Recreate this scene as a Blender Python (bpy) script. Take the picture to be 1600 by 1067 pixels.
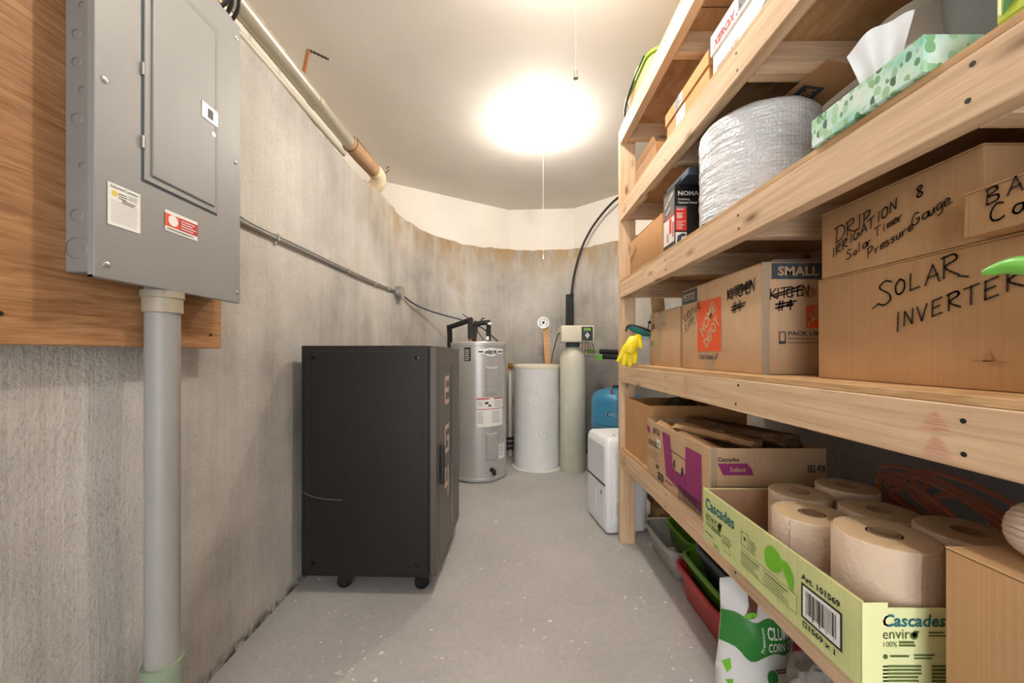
import bpy, bmesh, math, random
from mathutils import Vector, Matrix, noise as mnoise
random.seed(7)
PI = math.pi
SC = bpy.context.scene
COL = SC.collection
for o in list(bpy.data.objects):
    bpy.data.objects.remove(o, do_unlink=True)

# ------------------------------------------------------------------ camera, world, exposure
CAM_H = 1.10
FPX = 590.0                     # focal length in pixels of the 1600 px wide frame
cam = bpy.data.cameras.new('camera'); camo = bpy.data.objects.new('camera', cam); COL.objects.link(camo)
cam.sensor_width = 36.0; cam.sensor_fit = 'HORIZONTAL'
cam.lens = 36.0 * FPX / 1600.0
cam.shift_y = 19.5 / 1600.0
cam.clip_start = 0.02
camo.location = (0, 0, CAM_H); camo.rotation_euler = (PI / 2, 0, 0)
SC.camera = camo
W = bpy.data.worlds.new('world'); SC.world = W; W.use_nodes = True
WB = W.node_tree.nodes['Background']
WB.inputs[0].default_value = (0.93, 0.96, 1.0, 1); WB.inputs[1].default_value = 2.7
SC.view_settings.view_transform = 'Standard'
try: SC.view_settings.look = 'None'
except Exception: pass
SC.view_settings.exposure = 1.15; SC.view_settings.gamma = 1.0
SC.view_settings.use_curve_mapping = False
BULB = 350.0
BULB_COL = (1.0, 0.945, 0.868)

# ------------------------------------------------------------------ colour and materials
def lin(r, g, b):
    def f(c):
        c /= 255.0
        return c / 12.92 if c <= .04045 else ((c + .055) / 1.055) ** 2.4
    return (f(r), f(g), f(b), 1)
MATS = {}
class NT:
    def __init__(s, name):
        s.m = bpy.data.materials.new(name); s.m.use_nodes = True
        s.t = s.m.node_tree; s.b = s.t.nodes['Principled BSDF']
    def n(s, typ, **kw):
        nd = s.t.nodes.new(typ)
        for k, v in kw.items(): setattr(nd, k, v)
        return nd
    def l(s, a, b): s.t.links.new(a, b)
    def coords(s, scale=(1, 1, 1), rnd=False, kind='Object'):
        tc = s.n('ShaderNodeTexCoord'); mp = s.n('ShaderNodeMapping')
        mp.inputs['Scale'].default_value = scale
        if rnd:
            oi = s.n('ShaderNodeObjectInfo'); mu = s.n('ShaderNodeMath', operation='MULTIPLY'); mu.inputs[1].default_value = 57.0
            s.l(oi.outputs['Random'], mu.inputs[0])
            cx = s.n('ShaderNodeCombineXYZ')
            for i in range(3): s.l(mu.outputs[0], cx.inputs[i])
            ad = s.n('ShaderNodeVectorMath', operation='ADD')
            s.l(tc.outputs[kind], ad.inputs[0]); s.l(cx.outputs[0], ad.inputs[1])
            s.l(ad.outputs[0], mp.inputs['Vector'])
        else:
            s.l(tc.outputs[kind], mp.inputs['Vector'])
        return mp.outputs[0]
    def noise(s, vec, scale, detail=4, rough=.55, dist=0):
        nd = s.n('ShaderNodeTexNoise'); nd.inputs['Scale'].default_value = scale
        nd.inputs['Detail'].default_value = detail; nd.inputs['Roughness'].default_value = rough
        nd.inputs['Distortion'].default_value = dist
        s.l(vec, nd.inputs['Vector']); return nd.outputs['Fac']
    def voro(s, vec, scale, feature='F1'):
        nd = s.n('ShaderNodeTexVoronoi', feature=feature); nd.inputs['Scale'].default_value = scale
        s.l(vec, nd.inputs['Vector']); return nd
    def ramp(s, fac, stops):
        nd = s.n('ShaderNodeValToRGB'); cr = nd.color_ramp
        while len(cr.elements) < len(stops): cr.elements.new(.5)
        for e, (p, c) in zip(cr.elements, stops):
            e.position = p; e.color = c if len(c) == 4 else (*c, 1)
        s.l(fac, nd.inputs[0]); return nd.outputs[0]
    def mix(s, fac, a, b, mode='MIX'):
        nd = s.n('ShaderNodeMix', data_type='RGBA', blend_type=mode)
        for sock, v in ((0, fac), (6, a), (7, b)):
            if isinstance(v, (int, float)): nd.inputs[sock].default_value = v
            elif isinstance(v, tuple): nd.inputs[sock].default_value = v
            else: s.l(v, nd.inputs[sock])
        return nd.outputs[2]
    def math(s, op, a, b=0.0, clamp=False):
        nd = s.n('ShaderNodeMath', operation=op, use_clamp=clamp)
        for i, v in enumerate((a, b)):
            if isinstance(v, (int, float)): nd.inputs[i].default_value = v
            else: s.l(v, nd.inputs[i])
        return nd.outputs[0]
    def bump(s, h, strength=.3, dist=.004):
        nd = s.n('ShaderNodeBump'); nd.inputs['Strength'].default_value = strength; nd.inputs['Distance'].default_value = dist
        s.l(h, nd.inputs['Height']); s.l(nd.outputs[0], s.b.inputs['Normal'])
    def col(s, c): 
        if isinstance(c, tuple): s.b.inputs['Base Color'].default_value = c
        else: s.l(c, s.b.inputs['Base Color'])
    def set(s, rough=.5, metal=0, spec=.5):
        s.b.inputs['Roughness'].default_value = rough; s.b.inputs['Metallic'].default_value = metal
        s.b.inputs['Specular IOR Level'].default_value = spec

def plain(name, rgb, rough=.5, metal=0, var=.06, bump=0, bscale=60, spec=.5, alpha=1, trans=0):
    if name in MATS: return MATS[name]
    k = NT(name); k.set(rough, metal, spec)
    c = lin(*rgb)
    v = k.coords()
    f = k.noise(v, 9, 5)
    d = tuple(x * (1 - var) for x in c[:3]) + (1,); e = tuple(min(1, x * (1 + var)) for x in c[:3]) + (1,)
    k.col(k.ramp(f, [(.3, d), (.7, e)]))
    if bump: k.bump(k.noise(v, bscale, 4), bump, .003)
    if trans: k.b.inputs['Transmission Weight'].default_value = trans
    if alpha < 1: k.b.inputs['Alpha'].default_value = alpha
    MATS[name] = k.m; return k.m

def emit(name, rgb, strength):
    if name in MATS: return MATS[name]
    k = NT(name); k.col((0.8, .8, .8, 1))
    k.b.inputs['Emission Color'].default_value = (*rgb, 1); k.b.inputs['Emission Strength'].default_value = strength
    MATS[name] = k.m; return k.m

def m_concrete():
    k = NT('poured_concrete'); k.set(.9, 0, .25)
    v = k.coords()
    big = k.noise(v, 1.3, 5, .6)
    vs = k.coords((3.2, 3.2, .45)); streak = k.noise(vs, 2.2, 5, .6, .4)
    vb = k.coords((26, 26, .5)); board = k.noise(vb, 1.6, 3, .6)
    fine = k.noise(v, 95, 3, .6)
    base = k.ramp(k.math('ADD', k.math('MULTIPLY', big, .78), k.math('MULTIPLY', streak, .22)),
                  [(.33, lin(140, 136, 129)), (.5, lin(183, 178, 170)), (.66, lin(209, 204, 196))])
    base = k.mix(.09, base, k.ramp(board, [(.3, lin(150, 145, 135)), (.65, lin(216, 211, 201))]))
    base = k.mix(k.ramp(fine, [(.55, (0, 0, 0)), (.8, (.5, .5, .5))]), base, lin(120, 115, 105))
    # tan mineral staining running down from the top of the pour
    sx = k.n('ShaderNodeSeparateXYZ'); tc = k.n('ShaderNodeTexCoord'); k.l(tc.outputs['Object'], sx.inputs[0])
    far = k.n('ShaderNodeMapRange'); far.inputs[1].default_value = 2.3; far.inputs[2].default_value = 3.1; k.l(sx.outputs[1], far.inputs[0])
    hi = k.n('ShaderNodeMapRange'); hi.inputs[1].default_value = 1.88; hi.inputs[2].default_value = 2.28; k.l(sx.outputs[2], hi.inputs[0])
    vd = k.coords((4.5, 4.5, 1.4)); drip = k.ramp(k.noise(vd, 2, 4), [(.35, (.2, .2, .2)), (.65, (1, 1, 1))])
    st = k.math('MULTIPLY', k.math('MULTIPLY', hi.outputs[0], drip), k.math('MULTIPLY', far.outputs[0], 1.0))
    base = k.mix(st, base, lin(160, 132, 90))
    blot = k.ramp(k.noise(v, 2.6, 3, .5), [(.6, (0, 0, 0)), (.74, (.6, .6, .6))])
    base = k.mix(k.math('MULTIPLY', blot, far.outputs[0]), base, lin(164, 140, 108))
    # grey damp-proofing patch low on the back wall
    lo = k.n('ShaderNodeMapRange'); lo.inputs[1].default_value = 1.22; lo.inputs[2].default_value = .95; k.l(sx.outputs[2], lo.inputs[0])
    rt = k.n('ShaderNodeMapRange'); rt.inputs[1].default_value = .1; rt.inputs[2].default_value = .5; k.l(sx.outputs[0], rt.inputs[0])
    fb = k.n('ShaderNodeMapRange'); fb.inputs[1].default_value = 3.4; fb.inputs[2].default_value = 3.7; k.l(sx.outputs[1], fb.inputs[0])
    pm = k.math('MULTIPLY', k.math('MULTIPLY', lo.outputs[0], rt.outputs[0]), fb.outputs[0])
    pm = k.math('MULTIPLY', pm, k.ramp(k.noise(v, 3, 3), [(.3, (.3, .3, .3)), (.5, (1, 1, 1))]))
    base = k.mix(k.math('MULTIPLY', pm, .75), base, lin(118, 118, 120))
    # crumbly dark joint at the floor
    jt = k.n('ShaderNodeMapRange'); jt.inputs[1].default_value = .05; jt.inputs[2].default_value = .01; k.l(sx.outputs[2], jt.inputs[0])
    base = k.mix(k.math('MULTIPLY', jt.outputs[0], k.ramp(k.noise(v, 28, 3), [(.4, (0, 0, 0)), (.6, (1, 1, 1))])), base, lin(84, 80, 74))
    k.col(base)
    pits = k.voro(v, 55); pr = k.ramp(pits.outputs['Distance'], [(.0, (0, 0, 0)), (.13, (1, 1, 1))])
    h = k.math('ADD', k.math('MULTIPLY', board, .45), k.math('ADD', k.math('MULTIPLY', fine, .5), k.math('MULTIPLY', pr, .12)))
    k.bump(h, .55, .012)
    return k.m

def m_floor():
    k = NT('painted_floor'); k.set(.5, 0, .35)
    v = k.coords()
    big = k.noise(v, 1.4, 5, .6); fine = k.noise(v, 40, 4)
    base = k.ramp(big, [(.3, lin(166, 164, 161)), (.7, lin(190, 187, 183))])
    base = k.mix(.18, base, k.ramp(fine, [(.3, lin(140, 138, 135)), (.7, lin(200, 197, 192))]))
    area = k.ramp(k.noise(v, 1.9, 3), [(.46, (0, 0, 0)), (.58, (1, 1, 1))])
    sx = k.n('ShaderNodeSeparateXYZ'); tc = k.n('ShaderNodeTexCoord'); k.l(tc.outputs['Object'], sx.inputs[0])
    near = k.n('ShaderNodeMapRange'); near.inputs[1].default_value = 3.4; near.inputs[2].default_value = 2.2; k.l(sx.outputs[1], near.inputs[0])
    vf = k.coords((1, 1, 1))
    fl = k.ramp(k.noise(vf, 42, 2, .5, .1), [(.69, (0, 0, 0)), (.70, (1, 1, 1))])
    fl2 = k.ramp(k.noise(vf, 11, 6, .75, .2), [(.645, (0, 0, 0)), (.655, (1, 1, 1))])
    fm = k.math('MULTIPLY', k.math('MAXIMUM', fl, fl2), k.math('MULTIPLY', area, k.math('ADD', k.math('MULTIPLY', near.outputs[0], .9), .1)))
    base = k.mix(fm, base, lin(246, 242, 232))
    vs = k.coords((4, 60, 1)); scr = k.ramp(k.noise(vs, 1.0, 2), [(.72, (0, 0, 0)), (.78, (.35, .35, .35))])
    base = k.mix(scr, base, lin(190, 187, 182))
    k.col(base)
    k.l(k.ramp(k.noise(v, 3, 4), [(.3, (.38, .38, .38)), (.7, (.6, .6, .6))]), k.b.inputs['Roughness'])
    k.bump(k.math('ADD', fine, k.math('MULTIPLY', k.noise(v, 6, 3), 1.5)), .12, .006)
    return k.m

def m_paint(name, rgb, rough=.75):
    k = NT(name); k.set(rough, 0, .3)
    v = k.coords(); f = k.noise(v, 2.2, 5)
    c = lin(*rgb)
    k.col(k.ramp(f, [(.25, tuple(x * .94 for x in c[:3])), (.75, tuple(min(1, x * 1.04) for x in c[:3]))]))
    k.bump(k.noise(v, 130, 3), .12, .003)
    return k.m

def m_lumber(name, a, b, knotc=(120, 82, 50), axis='Y'):
    k = NT(name); k.set(.65, 0, .3)
    sc = (9, .55, 9) if axis == 'Y' else (.55, 9, 9)
    v = k.coords(sc, rnd=True)
    w = k.noise(v, 2.2, 5, .62, 1.3)
    sc2 = (45, 1.6, 45) if axis == 'Y' else (1.6, 45, 45)
    v2 = k.coords(sc2, rnd=True); g = k.noise(v2, 2, 3, .6, .6)
    base = k.ramp(w, [(.3, lin(*a)), (.55, lin(*b)), (.75, lin(*[min(255, x + 14) for x in b]))])
    base = k.mix(.32, base, k.ramp(g, [(.35, lin(*[max(0, x - 46) for x in a])), (.6, lin(*b))]))
    vk = k.coords((13, 4, 13) if axis == 'Y' else (4, 13, 13), rnd=True)
    kn = k.voro(vk, 1.0)
    base = k.mix(k.ramp(kn.outputs['Distance'], [(.05, (.9, .9, .9)), (.11, (.45, .45, .45)), (.2, (0, 0, 0))]), base, lin(*knotc))
    k.col(base); k.bump(g, .18, .002)
    return k.m

def m_card(name, rgb, ribs='Z', dark=.88):
    k = NT(name); k.set(.82, 0, .25)
    v = k.coords(); f = k.noise(v, 6, 5, .6)
    c = lin(*rgb)
    base = k.ramp(f, [(.3, tuple(x * dark for x in c[:3])), (.7, tuple(min(1, x * 1.06) for x in c[:3]))])
    vr = k.coords((170, 170, 1.2)); r = k.noise(vr, 1.0, 2, .5)
    base = k.mix(.1, base, k.ramp(r, [(.35, tuple(x * .6 for x in c[:3])), (.65, tuple(min(1, x * 1.2) for x in c[:3]))]))
    k.col(base); k.bump(k.math('ADD', r, k.math('MULTIPLY', k.noise(v, 14, 3), 2.0)), .15, .003)
    return k.m

def m_bubble():
    k = NT('bubble_wrap'); k.set(.16, 0, .8)
    tc = k.n('ShaderNodeTexCoord'); mp = k.n('ShaderNodeMapping'); mp.inputs['Scale'].default_value = (1, 1, 1)
    k.l(tc.outputs['UV'], mp.inputs[0])
    vo = k.voro(mp.outputs[0], 88); vo.inputs['Randomness'].default_value = .45
    f = k.noise(mp.outputs[0], 9, 4)
    k.col(k.ramp(f, [(.3, lin(205, 208, 212)), (.7, lin(240, 242, 244))]))
    h = k.math('SUBTRACT', 1.0, vo.outputs['Distance'])
    mp2 = k.n('ShaderNodeMapping'); mp2.inputs['Scale'].default_value = (1, 4.5, 1); k.l(tc.outputs['UV'], mp2.inputs[0])
    k.bump(k.math('ADD', k.math('MULTIPLY', h, .8), k.math('MULTIPLY', k.noise(mp2.outputs[0], 12, 3), 2.0)), .7, .005)
    k.b.inputs['Subsurface Weight'].default_value = 0
    return k.m

def m_leafprint():
    k = NT('leaf_print'); k.set(.4, 0, .4)
    v = k.coords((1, 1, 1))
    wash = k.ramp(k.noise(v, 16, 4), [(.32, lin(228, 240, 232)), (.5, lin(190, 228, 210)), (.68, lin(120, 200, 178))])
    mp = k.coords((70, 82, 58))
    vo = k.voro(mp, 1.0); vo.inputs['Randomness'].default_value = .8
    leaf = k.ramp(vo.outputs['Distance'], [(.56, (1, 1, 1)), (.61, (0, 0, 0))])
    sep = k.n('ShaderNodeSeparateColor'); k.l(vo.outputs['Color'], sep.inputs[0])
    lc = k.ramp(sep.outputs[0], [(.0, lin(52, 92, 78)), (.25, lin(84, 142, 98)), (.45, lin(132, 182, 132)), (.8, lin(168, 214, 176))])
    keep = k.ramp(sep.outputs[1], [(.74, (1, 1, 1)), (.77, (0, 0, 0))])
    k.col(k.mix(k.math('MULTIPLY', leaf, keep), wash, lc))
    return k.m

def m_bark():
    k = NT('bark'); k.set(.95, 0, .1)
    v = k.coords((14, 3, 14), rnd=True); f = k.noise(v, 2.5, 6, .7, 1)
    k.col(k.ramp(f, [(.3, lin(62, 46, 34)), (.55, lin(128, 98, 72)), (.8, lin(176, 146, 110))]))
    k.bump(f, .9, .012); return k.m

def m_plywood(name, a, b):
    k = NT(name); k.set(.6, 0, .3)
    v = k.coords((6, .7, 6)); w = k.noise(v, 2.4, 6, .65, 2.4)
    v2 = k.coords((3, 2.2, 30)); g = k.noise(v2, 3, 4, .6, 1.2)
    base = k.ramp(w, [(.3, lin(*a)), (.7, lin(*b))])
    base = k.mix(.4, base, k.ramp(g, [(.35, lin(*[max(0, x - 34) for x in a])), (.6, lin(*b))]))
    k.col(base); k.bump(g, .25, .003); return k.m

def m_brushed(name, rgb, rough=.38, metal=.9):
    k = NT(name); k.set(rough, metal, .5)
    v = k.coords((3, 3, 90)); f = k.noise(v, 2, 3); c = lin(*rgb)
    k.col(k.ramp(f, [(.3, tuple(x * .93 for x in c[:3])), (.7, tuple(min(1, x * 1.05) for x in c[:3]))]))
    return k.m

M = dict(
    concrete=m_concrete(), floor=m_floor(),
    white_wall=m_paint('white_wall_paint', (228, 221, 210)), ceiling=m_paint('ceiling_paint', (226, 219, 209)),
    lumber=m_lumber('framing_lumber', (203, 166, 130), (223, 192, 157)),
    lumber_dark=m_lumber('aged_lumber', (150, 112, 74), (184, 146, 102)),
    ply_shelf=m_plywood('shelf_plywood', (186, 142, 98), (214, 176, 130)),
    ply_edge=m_plywood('plywood_edge', (150, 106, 62), (196, 152, 100)),
    ply_board=m_plywood('backboard_plywood', (138, 94, 58), (188, 142, 98)),
    card=m_card('cardboard', (190, 150, 108)), card_dark=m_card('cardboard_dark', (170, 126, 84)),
    card_pale=m_card('cardboard_pale', (200, 166, 130)), card_orange=m_card('cardboard_orange', (196, 148, 98)),
    card_in=m_card('cardboard_inside', (184, 148, 118)),
    green_card=m_card('printed_green_card', (210, 214, 150)),
    bubble=m_bubble(), leaf=m_leafprint(), bark=m_bark(),
    steel_grey=plain('panel_grey', (142, 141, 138), .5, .2, .03),
    steel_grey_side=plain('panel_box_grey', (132, 130, 126), .5, .2, .04),
    chrome=plain('bright_metal', (205, 203, 198), .25, .9, .03),
    galv=plain('galvanised', (168, 166, 160), .38, .8, .12),
    pvc=plain('grey_pvc', (148, 145, 139), .45, 0, .04), pvc_tan=plain('tan_pvc', (158, 148, 128), .45, 0, .04),
    pvc_green=plain('green_grey_pvc', (132, 146, 122), .5, 0, .05),
    white=plain('white_plastic', (236, 238, 240), .35, 0, .02), offwhite=plain('offwhite_plastic', (222, 218, 208), .45, 0, .03),
    cream=plain('cream_plastic', (214, 206, 184), .5, 0, .05), ivory=plain('ivory_tank', (205, 203, 186), .5, 0, .06),
    brine=plain('brine_white', (232, 232, 229), .45, 0, .04),
    black=plain('black_plastic', (28, 27, 26), .5, 0, .1), black_foam=plain('black_foam', (40, 38, 36), .85, 0, .12, .4, 120),
    black_steel=plain('black_powder_coat', (30, 25, 21), .42, .2, .06, .1, 400), black_gloss=plain('black_gloss', (20, 19, 18), .12, .2, .1),
    door_reflection=plain('cabinet_door_reflection', (92, 85, 78), .4, .3, .05, .1, 400),  # black cabinet door, reflection painted in as this lighter grey
    pink=plain('dull_pink_print', (226, 190, 182), .5, 0, .04),
    silver=m_brushed('silver_jacket', (186, 184, 181), .34, .3), paper=plain('paper_label', (236, 234, 228), .6, 0, .02),
    ink=plain('black_ink', (34, 32, 32), .7, 0, .05), marker=plain('marker_ink', (50, 36, 26), .6, 0, .1), ink_grey=plain('grey_ink', (120, 116, 110), .7, 0, .05),
    slate=plain('slate_ink', (66, 74, 80), .7, 0, .04), red=plain('red_print', (190, 44, 46), .55, 0, .04), bright_red=plain('bright_red_print', (224, 58, 40), .5, 0, .04),
    orange=plain('orange_print', (226, 88, 40), .6, 0, .03), yellow=plain('rubber_yellow', (232, 210, 22), .45, 0, .08, .2, 90), sun=plain('yellow_print', (228, 196, 60), .6, 0, .03),
    magenta=plain('magenta_print', (146, 44, 104), .7, 0, .06), faint_red=plain('faded_red_stamp', (216, 160, 132), .8, 0, .1),
    teal_ink=plain('teal_ink', (38, 110, 112), .6, 0, .03), olive_ink=plain('olive_ink', (84, 104, 44), .6, 0, .04), leafgreen=plain('leaf_green_ink', (112, 186, 38), .6, 0, .12),
    lime=plain('lime_plastic', (132, 182, 52), .4, 0, .05), tray_green=plain('tray_green', (92, 140, 34), .4, 0, .06), tray_red=plain('tray_red', (176, 44, 48), .4, 0, .06),
    tray_grey=plain('tray_grey', (158, 156, 150), .45, 0, .05), tray_slate=plain('tray_slate', (84, 90, 104), .4, 0, .05),
    tool_green=plain('green_plastic', (120, 196, 84), .35, 0, .05), bag_green=plain('bag_green', (44, 124, 48), .45, 0, .08), bag_white=plain('bag_white', (218, 216, 212), .5, 0, .04, .3, 22),
    brown_ink=plain('brown_ink', (104, 66, 42), .6, 0, .1), teal=plain('teal_plastic', (24, 140, 132), .35, 0, .05),
    blue=plain('tank_blue', (50, 128, 166), .35, .1, .04), blue_dark=plain('dark_blue', (52, 66, 82), .6, 0, .05), blue_pale=plain('pale_blue', (140, 178, 200), .4, 0, .04),
    brass=plain('brass', (176, 128, 70), .4, .7, .1), copper=plain('copper', (178, 112, 76), .4, .8, .1),
    towel=plain('kraft_towel', (208, 186, 162), .95, 0, .05, 1.0, 110), towel_top=plain('kraft_towel_end', (196, 168, 132), .95, 0, .08, .5, 200), core=plain('core_board', (150, 120, 90), .9, 0, .05),
    tissue=plain('tissue_paper', (236, 236, 236), .8, 0, .02), lcd=plain('lcd_green', (130, 190, 84), .3, 0, .03), navy=plain('control_navy', (52, 58, 66), .4, 0, .03),
    clear=plain('clear_plastic', (214, 214, 208), .2, 0, .02, alpha=.42), smoke=plain('smoke_plastic', (110, 110, 116), .3, 0, .05, alpha=.42), grey_clear=plain('grey_clear_plastic', (150, 156, 158), .25, 0, .03, alpha=.6),
    tape=plain('packing_tape', (196, 176, 150), .18, 0, .03, alpha=.55), cord_orange=plain('orange_cord', (232, 116, 50), .5, 0, .04),
    wrap=plain('brown_wrap', (170, 134, 98), .8, 0, .15, .6, 40), wrap_pale=plain('pale_wrap', (214, 196, 160), .8, 0, .1, .5, 60), dark_string=plain('dark_string', (70, 52, 36), .8, 0, .1),
    rope=plain('rust_rope', (164, 104, 58), .9, 0, .2), fabric_grey=plain('grey_plush', (146, 140, 136), 1, 0, .25, .9, 60), yarn=plain('cream_yarn', (216, 196, 176), 1, 0, .1, .8, 120),
    glass_dark=plain('dark_glass', (24, 23, 22), .1, 0, .05), tan=plain('tan_fabric', (196, 164, 120), .8, 0, .1), porcelain=plain('porcelain', (240, 238, 232), .3, 0, .02),
    lime_pack=plain('lime_pack', (186, 206, 64), .4, 0, .25), cob=plain('corn_orange', (204, 128, 66), .7, 0, .15),
)
for nm in ('clear', 'smoke', 'grey_clear', 'tape'):
    try: M[nm].surface_render_method = 'DITHERED'
    except Exception: pass

# ------------------------------------------------------------------ geometry helpers
def B(): return bmesh.new()
def box(bm, x0, x1, y0, y1, z0, z1, bev=0, seg=1):
    r = bmesh.ops.create_cube(bm, size=1.0)
    vs = r['verts']
    for v in vs:
        v.co = Vector((x0 + (v.co.x + .5) * (x1 - x0), y0 + (v.co.y + .5) * (y1 - y0), z0 + (v.co.z + .5) * (z1 - z0)))
    if bev:
        es = list({e for v in vs for e in v.link_edges})
        bmesh.ops.bevel(bm, geom=es, offset=bev, segments=seg, affect='EDGES', profile=.5)
    return bm
def frame(d):
    d = d.normalized()
    a = Vector((0, 0, 1)) if abs(d.z) < .9 else Vector((1, 0, 0))
    u = d.cross(a).normalized(); return u, d.cross(u).normalized()
def smoothpts(pts, n=6):
    p = [Vector(q) for q in pts]
    if len(p) < 3 or n < 2: return p
    out = []
    for i in range(len(p) - 1):
        a, b, c, d = p[max(i - 1, 0)], p[i], p[i + 1], p[min(i + 2, len(p) - 1)]
        for j in range(n):
            t = j / n
            out.append(.5 * ((2 * b) + (c - a) * t + (2 * a - 5 * b + 4 * c - d) * t * t + (3 * b - a - 3 * c + d) * t ** 3))
    out.append(p[-1]); return out
def tube(bm, pts, r, n=10, smooth=0, cap=True):
    p = smoothpts(pts, smooth) if smooth else [Vector(q) for q in pts]
    rr = r if isinstance(r, (list, tuple)) else [r] * len(p)
    if len(rr) != len(p):
        rr = [rr[min(int(i / (len(p) - 1) * (len(rr) - 1)), len(rr) - 2)] * (1 - (i / (len(p) - 1) * (len(rr) - 1)) % 1 if i < len(p) - 1 else 0)
              + rr[min(int(i / (len(p) - 1) * (len(rr) - 1)) + 1, len(rr) - 1)] * ((i / (len(p) - 1) * (len(rr) - 1)) % 1 if i < len(p) - 1 else 1) for i in range(len(p))]
    rings = []; u = None
    for i, c in enumerate(p):
        d = (p[min(i + 1, len(p) - 1)] - p[max(i - 1, 0)])
        if d.length < 1e-9: d = Vector((0, 0, 1))
        d.normalize()
        if u is None: u, w = frame(d)
        else:
            u = (u - d * u.dot(d))
            u = u.normalized() if u.length > 1e-6 else frame(d)[0]
            w = d.cross(u)
        rings.append([bm.verts.new(c + (u * math.cos(2 * PI * k / n) + w * math.sin(2 * PI * k / n)) * rr[i]) for k in range(n)])
    for a, b in zip(rings, rings[1:]):
        for k in range(n): bm.faces.new((a[k], a[(k + 1) % n], b[(k + 1) % n], b[k]))
    if cap:
        bm.faces.new(rings[0][::-1]); bm.faces.new(rings[-1])
    return bm
def lathe(bm, prof, c=(0, 0, 0), n=32, cap=True):
    rings = []
    for (r, z) in prof:
        rings.append([bm.verts.new((c[0] + r * math.cos(2 * PI * k / n), c[1] + r * math.sin(2 * PI * k / n), c[2] + z)) for k in range(n)])
    for a, b in zip(rings, rings[1:]):
        for k in range(n): bm.faces.new((a[k], a[(k + 1) % n], b[(k + 1) % n], b[k]))
    if cap:
        bm.faces.new(rings[0][::-1]); bm.faces.new(rings[-1])
    return bm
def disc(bm, c, nrm, r, h, n=16, r2=None):
    nrm = Vector(nrm).normalized(); c = Vector(c)
    return tube(bm, [c, c + nrm * h], [r, r if r2 is None else r2], n)
def rrect(w, d, r, k=6):
    pts = []
    for cx, cy, a0 in ((w / 2 - r, d / 2 - r, 0), (-w / 2 + r, d / 2 - r, 90), (-w / 2 + r, -d / 2 + r, 180), (w / 2 - r, -d / 2 + r, 270)):
        for i in range(k + 1):
            a = math.radians(a0 + 90 * i / k); pts.append((cx + r * math.cos(a), cy + r * math.sin(a)))
    return pts
def loft(bm, secs, capa=True, capb=True):
    rings = [[bm.verts.new(p) for p in s] for s in secs]
    n = len(rings[0])
    for a, b in zip(rings, rings[1:]):
        for k in range(n): bm.faces.new((a[k], a[(k + 1) % n], b[(k + 1) % n], b[k]))
    if capa: bm.faces.new(rings[0][::-1])
    if capb: bm.faces.new(rings[-1])
    return bm
def fin(bm, name, mat, smooth=False, ang=40):
    bmesh.ops.recalc_face_normals(bm, faces=bm.faces[:])
    me = bpy.data.meshes.new(name); bm.to_mesh(me); bm.free()
    if mat: me.materials.append(mat)
    if smooth:
        for p in me.polygons: p.use_smooth = True
        try: me.set_sharp_from_angle(angle=math.radians(ang))
        except Exception: pass
    return me
def tagit(o, label, cat, group=None):
    o['label'] = label; o['category'] = cat
    if group: o['group'] = group
class T:
    """a thing: an Empty at its base; parts given in world coordinates (or local ones)"""
    def __init__(s, name, label, cat, base, rz=0, group=None, local=False):
        s.o = bpy.data.objects.new(name, None); COL.objects.link(s.o)
        s.o.empty_display_size = .05
        s.o.location = base; s.o.rotation_euler = (0, 0, rz); s.base = Vector(base); s.local = local
        tagit(s.o, label, cat, group)
    def part(s, name, bm, mat, parent=None, label=None, smooth=False, nonorm=False, ang=40):
        if not s.local: bmesh.ops.translate(bm, verts=bm.verts[:], vec=-s.base)
        if nonorm:
            me = bpy.data.meshes.new(name); bm.to_mesh(me); bm.free(); me.materials.append(mat)
        else: me = fin(bm, name, mat, smooth, ang)
        return s.add(name, me, parent, label)
    def add(s, name, me, parent=None, label=None):
        o = bpy.data.objects.new(name, me); COL.objects.link(o); o.parent = parent or s.o
        if label: o['label'] = label
        return o
    def beam(s, name, c, size, axis, mat, bev=.002, parent=None):
        """a piece of lumber with its grain along local Y"""
        L = size
        bm = B(); box(bm, -L[0] / 2, L[0] / 2, -L[1] / 2, L[1] / 2, -L[2] / 2, L[2] / 2, bev)
        o = s.add(name, fin(bm, name, mat), parent)
        o.location = Vector(c) - s.base
        if axis == 'X': o.rotation_euler = (0, 0, PI / 2)
        if axis == 'Z': o.rotation_euler = (PI / 2, 0, 0)
        return o
def solo(name, bm, mat, label, cat, group=None, smooth=False):
    co = [v.co.copy() for v in bm.verts]
    base = Vector(((min(c.x for c in co) + max(c.x for c in co)) / 2, (min(c.y for c in co) + max(c.y for c in co)) / 2, min(c.z for c in co)))
    bmesh.ops.translate(bm, verts=bm.verts[:], vec=-base)
    o = bpy.data.objects.new(name, fin(bm, name, mat, smooth)); COL.objects.link(o); o.location = base
    tagit(o, label, cat, group); return o
def struct(name, bm, mat, smooth=False, parent=None):
    o = bpy.data.objects.new(name, fin(bm, name, mat, smooth)); COL.objects.link(o)
    if parent: o.parent = parent
    else: o['kind'] = 'structure'
    return o

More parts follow.
